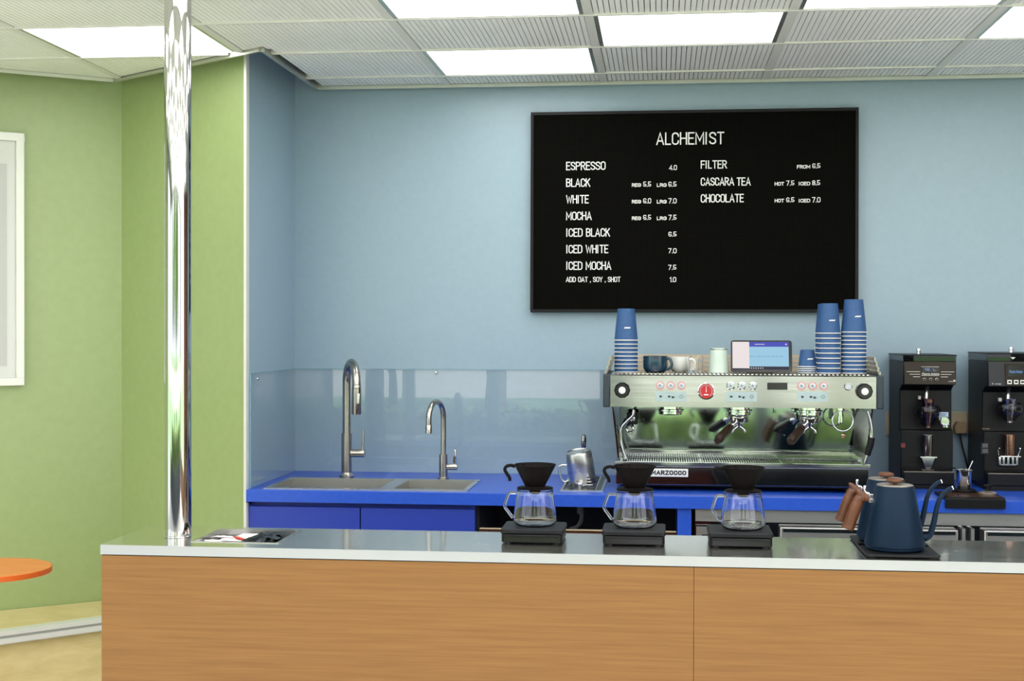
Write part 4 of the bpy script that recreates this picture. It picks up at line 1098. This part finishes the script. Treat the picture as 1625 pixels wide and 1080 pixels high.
    MB().lathe([(.0075, hz+.0002), (.0075, hz+.01), (.009, hz+.0115), (.009, hz+.019), (.0075, hz+.021), (.001, hz+.0212)], (-.022 if not second else 0, .10, 0), 24).build('lid_knob', M['chrome'], lid)
    # dosing: bent chrome chute, glass bell, steel funnel, cup on a fork
    cx2 = X(1474) if not second else X(1604)
    yc = .018
    ch = MB().tube(smooth_path([(cx2+.004, .05, zh0-.002), (cx2+.0, .036, zh0-.012), (cx2-.004, .024, zh0-.028), (cx2-.006, yc, zh0-.05)], 5), .0075, 14).build('chute', M['steel'], t)
    MB().box(cx2-.028, cx2-.018, .055, .0745, zh0-.055, zh0-.042).build('chute_clip', M['white_plastic'], t, bev=.001)
    zb_ = Z(676) if not second else Z(668)
    ztop = Z(633)
    R_ = .047
    zc_ = (ztop+zb_)/2+.004
    bell = [(.014, zb_), (.022, zb_+.003)] + [(R_*math.cos(math.radians(a)), zc_+.036*math.sin(math.radians(a))) for a in range(-50, 46, 8)]
    MB().lathe(bell + [(p[0]-.002, p[1]) for p in reversed(bell)], (cx2, yc, 0), 40, close=True).build('glass_bell', M['bell'], t)
    MB().lathe([(.011, zb_-.006), (.0115, zb_+.004), (.022, ztop-.002), (.024, ztop+.001), (.0225, ztop+.001), (.0105, zb_+.004), (.0098, zb_-.006)], (cx2, yc, 0), 36, close=True).build('funnel', M['copper'] if not second else M['polish'], t)
    zc0, zc1 = (Z(724), Z(691.5)) if not second else (Z(723), Z(691.5))
    c2 = MB().lathe([(.0155, zc0), (.0185, zc1), (.0195, zc1+.001), (.0195, zc1+.0025), (.0175, zc1+.0025), (.0145, zc0+.002), (.001, zc0+.002), (.001, zc0)], (cx2, yc-.004, 0), 36)
    c2.build('dosing_cup', M['polish'] if not second else M['copper'], t)
    fk = MB()
    zf0 = Z(744) if not second else Z(739)
    if not second:
        fk.prism([(cx2-.008, zf0-.0), (cx2+.008, zf0), (cx2+.024, zc0-.0055), (cx2-.024, zc0-.0055)], yc-.012, .0452, 'y')
        fk.box(cx2-.03, cx2+.03, yc-.022, .0452, zc0-.005, zc0-.0005)
        fk.box(cx2-.02, cx2+.02, yc-.01, .0452, zf0-.006, zf0-.001)
    else:
        fk.box(cx2-.036, cx2+.036, yc-.022, .0452, zc0-.005, zc0-.0005)
        for s in (-1, 1):
            fk.box(cx2+s*.03-.004, cx2+s*.03+.004, .028, .0452, zf0, zc0-.0055)
            fk.tube([(cx2+s*.034, .03, zc0), (cx2+s*.04, .02, zc0+.022), (cx2+s*.036, .01, zc0+.026)], .0025, 8)
        for q in range(3): fk.box(cx2-.02+q*.016, cx2-.012+q*.016, .03, .0452, zf0+.004, zc0-.008)
        fk.box(cx2-.026, cx2+.026, .026, .0452, zf0-.003, zf0+.0035)
    fk.build('cup_fork', M['chrome'], t, bev=.0008)
    if second:
        sw = MB().box(X(1561.5), X(1573.5), .040, .0452, Z(722), Z(704)).build('switch_plate', M['black_gloss'], t)
        for za, zb2 in ((Z(712), Z(705.5)), (Z(720.5), Z(714))): MB().box(X(1563), X(1572), .037, .0399, za, zb2).build('rocker', M['grey_plastic'], sw, bev=.0008)
        mb = MB(); stroke_text(mb, 'MYTHO', (X(1563), .0447, Z(682.8)), (X(1575), .0447, Z(682.8)), .0042, .0007, .0003)
        mb.build('faint_lettering', M['beige'], t, smooth=False)
    else:
        MB().box(X(1433), X(1440), .0415, .0452, Z(712), Z(705)).build('red_switch', mat('dull red rocker', rgb(120, 40, 40), .4), t, bev=.0006)
    # foot drawer
    zd0, zd1 = (Z(769), Z(748)) if not second else (Z(771), Z(751))
    MB().box(-hw+.001, hw-.003, .0, .2, .0005, zd0-.001).build('base', M['black'], t)
    dr = MB().box(-hw+.004, hw-.006, -.004, .044, zd0, zd1-.002).build('knock_drawer', M['black_metal'], t, bev=.003)
    MB().box(-hw+.004, hw-.006, -.0035, .044, zd1-.0018, zd1).build('drawer_lip', M['tan_lid'], dr, bev=.0006)
    MB().box(-hw-.004, hw+.002, -.001, .0449, zd-.0018, zd).build('shelf_plate', M['black_metal'], t)
    return t
grinder((1432.5, 1517), 5.13, 'bronze faced black coffee grinder with winged emblem beside the espresso machine', False)
grinder((1566, 1664), 5.10, 'black faced coffee grinder with lit script screen, cut by the right photo edge', True)

# wall sockets behind the grinders
for pa, pb, lab, plug in (((1509.5, 653), (1535, 688), 'ivory wall socket with a beige plug, between the two grinders', True), ((1406, 653), (1417, 690), 'ivory wall socket half hidden behind the bronze faced grinder', False)):
    N_ = F(5.455); a = N_(pa[0], pb[1]); b = N_(pb[0], pa[1])
    if not plug: b = (a[0]+.066, b[1])
    so = thing('wall_socket', lab, 'socket', ((a[0]+b[0])/2, 5.4645, a[1]), 0, 'wall sockets behind the grinders')
    so.location.y = 5.4648
    O = so.location
    MB().box(a[0], b[0], 5.456, 5.4646, a[1], b[1]).build('socket_plate', M['ivory'], so, off=O, bev=.002)
    if plug:
        c = N_(1522, 676)
        p_ = MB().prism([(c[0]-.021, c[1]-.026), (c[0]+.019, c[1]-.026), (c[0]+.024, c[1]-.012), (c[0]+.02, c[1]+.018), (c[0]-.014, c[1]+.02), (c[0]-.025, c[1])], 5.416, 5.4558, 'y').build('plug', M['beige'], so, off=O, bev=.004)
        MB().tube(smooth_path([(c[0]-.002, 5.43, c[1]-.0262), (c[0]+.004, 5.42, c[1]-.07), (c[0]+.016, 5.415, c[1]-.12), (c[0]+.035, 5.425, WZ+.02)], 6), .0035, 10).build('power_cord', M['black'], so, off=O)

# little steel pot with a printed tag beside the first grinder's funnel
y = 5.128
x, z = F(y)(1500.5, 668)
pt = thing('timer_tag', 'small round steel dial with a pale printed tag on the bronze faced grinder', 'dial', (x, y, z))
MB().lathe([(.0165, .004), (.0175, 0), (.0175, -.004), (.0150, -.006), (.014, -.003), (.001, -.003)], (0, .012, 0), 32, 'y').build('dial', M['polish'], pt)
MB().torus((0, .004, -.013), .016, .003, 'z', 30, 8).cyl((0, .004, -.022), .0145, .012).build('dial_foot', M['chrome'], pt)
MB().box(-.019, .014, .019, .0205, .002, .032).build('tag', mat('pale blue printed tag', rgb(170, 190, 214), .5), pt)
mb = MB()
for q in range(3): mb.box(-.015, .008-.004*q, .0185, .0189, .025-.006*q, .027-.006*q)
mb.build('tag_print', M['slate'], pt, smooth=False)

# ================================================================== FRONT OF THE WORKTOP, RIGHT
y = 4.79
K = F(y-.004)
kx0, kx1 = K(1500.5, 800)[0], K(1596, 800)[0]
km = thing('tamping_mat', 'black tamping mat hooked over the worktop front edge under the second grinder', 'mat', ((kx0+kx1)/2, 4.87, WZ))
kz = K(1548, 806.5)[1]
MB().prism([(4.786, kz-WZ), (4.7985, kz-WZ), (4.7985, .0006), (4.975, .0006), (4.975, .011), (4.797, .011), (4.786, .0065)], -(kx1-kx0)/2, (kx1-kx0)/2, 'x').xf(Matrix.Translation((0, -4.87, 0))).build('mat', M['black'], km, bev=.0015)
MB().box(-(kx1-kx0)/2+.012, (kx1-kx0)/2-.012, -.066, .096, .0112, .0125).build('leather_top', mat('dark brown rubber top', rgb(70, 48, 34), .22), km)
y = 4.955
x = F(y)(1530, 770)[0]
sc_ = thing('steel_cup', 'small polished steel cup holding a spoon on a black coaster', 'cup', (x, y, WZ+.0215))
zz_ = F(y)(1530, 746)[1]-WZ-.0215
MB().lathe([(.001, 0), (.022, 0), (.0235, .002), (.0275, zz_), (.0292, zz_+.001), (.0292, zz_+.0025), (.0262, zz_+.0025), (.022, .004), (.001, .004)], n=40).build('cup', M['polish'], sc_)
cs = tag(MB().lathe([(.040, 0), (.041, .002), (.041, .0065), (.039, .0085), (.001, .0085)], n=40).build('coaster', M['black']), 'round black coaster under the small steel cup', 'coaster')
cs.location = (x, y, WZ+.0127)
spn = thing('spoon', 'thin steel spoon leaning in the small steel cup', 'spoon', (x, y, WZ+.027))
d = Vector((.48, .1, 1)).normalized()
MB().tube([Vector((-.012, 0, .003)) + d*(.1*q/5) for q in range(6)], [.0022, .0018, .0016, .0016, .002, .0028], 10).build('spoon_stem', M['polish'], spn)
MB().ball((-.013, 0, .003), .0055, 14, 8, .5).build('spoon_bowl', M['polish'], spn)
y = 4.9
x = F(y)(1567, 784)[0]
tm = thing('tamper', 'coffee tamper with a dark bronze disc lying flat on the tamping mat', 'tamper', (x, y, WZ+.0127))
MB().lathe([(.030, 0), (.0305, .001), (.0305, .004), (.024, .007), (.012, .010), (.001, .010)], n=40).build('disc', M['tan_lid'], tm)
MB().lathe([(.010, .0102), (.008, .014), (.014, .022), (.015, .028), (.010, .033), (.001, .034)], n=28).build('knob', M['black'], tm)

# ================================================================== PITCHER RINSER AND STEEL JUG
rn = thing('jug_rinser', 'flat steel jug rinser tray set into the worktop left of the espresso machine', 'rinser', (-.28, 5.14, WZ))
MB().plate([-.078, -.07, .045, .05, .068, .076], [-.245, -.236, .236, .245], .0003, .0042, holes={(1, 1), (3, 1)}).build('rim', M['steel'], rn)
MB().box(-.0695, .0445, -.2355, .2355, .0003, .0012).build('drain_pan', M['black_void'], rn)
MB().box(.0505, .0675, -.2355, .2355, .0003, .0038).build('side_strip', mat('dark green grey strip', rgb(50, 66, 66), .35), rn)
gr = MB()
for q in range(18):
    yy = -.225+.45*q/17; gr.box(-.066, .041, yy-.004, yy+.004, .0014, .004)
gr.build('drain_grate', M['polish'], rn, smooth=False)
MB().lathe([(.008, .0042), (.008, .012), (.012, .014), (.012, .018), (.006, .022), (.001, .022)], (-.012, -.15, 0), 22).build('rinse_nozzle', M['chrome'], rn)
y = 5.06
x = F(y)(925, 770)[0]
jg = thing('milk_jug', 'brushed steel milk jug upside down and tilted on the rinser', 'jug', (x, y, WZ+.0128))
J = Matrix.Rotation(math.radians(-8), 4, 'Y') @ Matrix.Rotation(math.radians(9), 4, 'X')
jp = [(.0515, 0), (.0515, .002), (.0505, .02), (.0500, .07), (.0485, .112), (.0455, .120), (.041, .1225), (.040, .1195), (.001, .1192)]
MB().lathe(jp + [(.001, .1170), (.047, .1165), (.049, .07), (.0495, 0)], n=52, close=True).xf(J).build('jug_body', M['steel'], jg)
MB().tube([J @ Vector(p) for p in smooth_path([(-.05, 0, .074), (-.07, 0, .076), (-.080, 0, .066), (-.078, 0, .028), (-.066, 0, .012), (-.0505, 0, .016)], 6)], .0042, 12).build('handle', M['steel'], jg)
MB().prism([(-.012, .0), (.012, .0), (.002, .04), (-.002, .04)], -.004, .004, 'y').xf(J @ Matrix.Translation((.026, -.0455, 0))).build('spout', M['polish'], jg)
th = thing('steel_scoop', 'rounded chrome handle standing up behind the upturned milk jug', 'scoop', (F(5.16)(926, 740)[0], 5.16, WZ+.0045))
hz_ = F(5.16)(926, 689)[1]-WZ-.0045
MB().lathe([(.014, 0), (.014, .003), (.006, .006), (.0055, hz_-.06), (.0085, hz_-.055), (.0105, hz_-.02), (.0085, hz_-.004), (.004, hz_), (.001, hz_)], n=24).build('handle', M['dark_steel'], th)

# ================================================================== POUR OVER SETS ON THE COUNTER
def make_scale():
    t = thing('coffee_scale', 'x', 'scale', (0, 0, 0), 0, 'coffee scales on the counter')
    w, d = .083, .08
    MB().prism(rrect(2*w, 2*d, .012), .004, .026).xf(Matrix.Translation((0, -d, 0))).build('scale_body', M['black'], t, bev=.002)
    MB().prism(rrect(2*w+.005, 2*d-.002, .010), .0268, .040).xf(Matrix.Translation((0, -d+.001, 0))).build('weighing_plate', M['plate_black'], t, bev=.003)
    MB().box(-w+.008, w-.008, -d-.0012, -d+.0005, .0065, .0245).build('display_window', M['black_gloss'], t, bev=.0004)
    for sx in (-1, 1):
        for sy in (-1, 1): MB().cyl((sx*.065, sy*.062, .0003), .008, .0036, n=18).build('foot', M['grey_plastic'], t)
    return t
def make_server():
    t = thing('glass_server', 'x', 'glass server', (0, 0, 0), 0, 'glass servers on the scales')
    out = [(.001, .0), (.046, .0), (.054, .004), (.0595, .012), (.0605, .02), (.058, .038), (.0545, .062), (.051, .084), (.0495, .092), (.050, .097), (.0515, .099)]
    inn = [(.0500, .0992), (.0480, .097), (.0476, .092), (.0491, .084), (.0526, .062), (.0561, .038), (.0586, .02), (.0577, .0128), (.0525, .006), (.0455, .0028), (.001, .0028)]
    MB().lathe(out+inn, n=56).build('glass_body', M['glass'], t, angle=60)
    hp = [(-.0520, 0, .090), (-.066, 0, .0905), (-.0715, 0, .089), (-.0755, 0, .081), (-.0835, 0, .058), (-.0842, 0, .053), (-.081, 0, .047), (-.064, 0, .024), (-.0615, 0, .0215)]
    MB().tube(hp, [.0045, .0042, .0042, .0042, .0042, .0042, .0042, .0042, .0045], 12).build('handle', M['glass'], t)
    return t
def make_dripper():
    t = thing('coffee_dripper', 'x', 'dripper', (0, 0, 0), 0, 'coffee drippers on the servers')
    cone = [(.012, -.012), (.0155, -.010), (.0165, -.0005), (.0165, .0005), (.047, .0008), (.050, .002), (.050, .0045), (.047, .0058), (.028, .0062), (.0275, .0085), (.0565, .0655), (.058, .0668), (.0575, .0688), (.0555, .0690), (.0545, .0668), (.025, .008), (.012, -.004), (.0105, -.012)]
    MB().lathe(cone, n=56, close=True).build('cone', M['dripper'], t, angle=30)
    rb = MB()
    for q in range(14):
        a0_ = 2*PI*q/14; ps = []
        for s_ in range(7):
            f_ = s_/6; r = .0262+(.0535-.0262)*f_; a = a0_+.9*f_
            ps.append((r*math.cos(a), r*math.sin(a), .012+.055*f_))
        rb.tube(ps, .0016, 6)
    rb.build('spiral_ribs', M['dripper'], t)
    MB().tube(smooth_path([(-.0555, 0, .062), (-.066, 0, .0655), (-.079, 0, .0625), (-.0835, 0, .053), (-.0775, 0, .042), (-.071, 0, .0315), (-.0695, 0, .0225)], 6), [.0046]*30+[.0042]*7, 12).build('hook_handle', M['dripper'], t)
    return t
sp, gp, dp = make_scale(), make_server(), make_dripper()
where = ('leftmost of the three brewers', 'middle of the three brewers', 'rightmost of the three brewers, beside the kettles')
for i, px in enumerate((843.5, 1005.5, 1176)):
    yc = 3.752
    s_, g_, d_ = (sp, gp, dp) if i == 0 else (copy_tree(sp), copy_tree(gp), copy_tree(dp))
    x = F(yc-.08)(px, 850)[0]
    s_.location = (x, yc, WZ+.0002)
    gx = F(yc)((849, 1007, 1179)[i], 810)[0]
    g_.location = (gx, yc, WZ+.0406); g_.rotation_euler.z = .12
    d_.location = (gx, yc, WZ+.1407); d_.rotation_euler.z = (.12, .12, .16)[i]
    s_['label'] = 'black coffee scale on the steel counter, ' + where[i]
    g_['label'] = 'clear glass server with angular handle, ' + where[i]
    d_['label'] = 'dark brown cone dripper on a glass server, ' + where[i]

# ================================================================== KETTLES
def make_kettle():
    t = thing('gooseneck_kettle', 'x', 'kettle', (0, 0, 0), 0, 'gooseneck kettles on the counter')
    H_ = .166
    MB().lathe([(.001, .001), (.070, .001), (.0735, .004), (.0742, .010), (.0765, .0115), (.077, .016), (.0495, H_-.003), (.048, H_), (.001, H_)], n=72).build('kettle_body', M['kettle'], t, angle=30)
    lid = MB().lathe([(.0462, H_+.0002), (.0462, H_+.002), (.044, H_+.003), (.001, H_+.0034)], n=52).build('lid', M['tan_lid'], t)
    MB().lathe([(.006, H_+.0036), (.006, H_+.006), (.018, H_+.0075), (.0215, H_+.012), (.0205, H_+.0155), (.015, H_+.018), (.001, H_+.0188)], n=40).build('lid_knob', M['walnut'], lid)
    sp_ = smooth_path([(.0675, 0, .030), (.080, 0, .031), (.0905, 0, .040), (.0985, 0, .066), (.1045, 0, .097), (.1105, 0, .122), (.121, 0, .143), (.136, 0, .1575), (.146, 0, .1615)], 7)
    n_ = len(sp_)
    MB().tube(sp_, [.0095-.0042*min(1, i/(n_*.75)) for i in range(n_)], 18).build('spout', M['kettle'], t)
    MB().tube([(.1456, 0, .1614), (.1478, 0, .1622)], [.0054, .0056], 16).build('spout_tip', M['chrome'], t)
    br = MB().box(-.066, -.0545, -.009, .009, .121, .131).box(-.066, -.0545, -.009, .009, .133, .143).tube(smooth_path([(-.064, 0, .143), (-.072, 0, .145), (-.077, 0, .152), (-.0765, 0, .158)], 4), .0035, 10).ball((-.0765, 0, .1605), .0045, 12, 8)
    br.build('handle_bracket', M['chrome'], t, bev=.001)
    hd = MB()
    path = smooth_path([(-.0660, 0, .132), (-.078, 0, .133), (-.0885, 0, .130), (-.0955, 0, .118), (-.106, 0, .092), (-.1165, 0, .062), (-.1205, 0, .050)], 5)
    hd.tube(path, [.0105]*6+[.0125]*4+[.0145]*6+[.0158]*11+[.0165]*4, 20)
    hd.build('handle', M['walnut'], t)
    MB().tube(smooth_path([(-.0835, 0, .1375), (-.0925, 0, .148), (-.0985, 0, .154)], 4), [.0115, .0105, .0095, .008, .0075, .006, .005, .004, .003], 14).build('thumb_rest', M['walnut'], t)
    return t
kp = make_kettle()
def make_plate():
    t = thing('kettle_base', 'x', 'kettle base', (0, 0, 0), 0, 'kettle heating bases')
    MB().prism(rrect(.186, .186, .012), .0025, .0085).xf(Matrix.Translation((0, -.093, 0))).build('base_plate', M['plate_black'], t, bev=.0015)
    MB().lathe([(.072, .0086), (.072, .0096), (.069, .0098), (.001, .0098)], n=56).build('heating_disc', M['black'], t)
    for sx in (-1, 1):
        for sy in (-1, 1): MB().cyl((sx*.075, sy*.075, .0002), .009, .0022, n=18).build('foot', M['grey_plastic'], t)
    return t
pp = make_plate()
for i, (px, yk, rz) in enumerate(((1419.5, 3.650, 0.0), (1405.5, 3.80, 0.0))):
    k_, p_ = (kp, pp) if i == 0 else (copy_tree(kp), copy_tree(pp))
    x = F(yk)(px, 870)[0]
    k_.location = (x, yk, WZ+.0101); k_.rotation_euler.z = rz
    p_.location = (x+.008, yk, WZ+.0002)
    k_['label'] = ('matt navy gooseneck kettle with wooden handle, the front one of two', 'matt navy gooseneck kettle half hidden behind the front kettle')[i]
    p_['label'] = ('square black base plate under the front kettle', 'square black base plate under the hidden kettle')[i]
for v_ in (pl,): pass
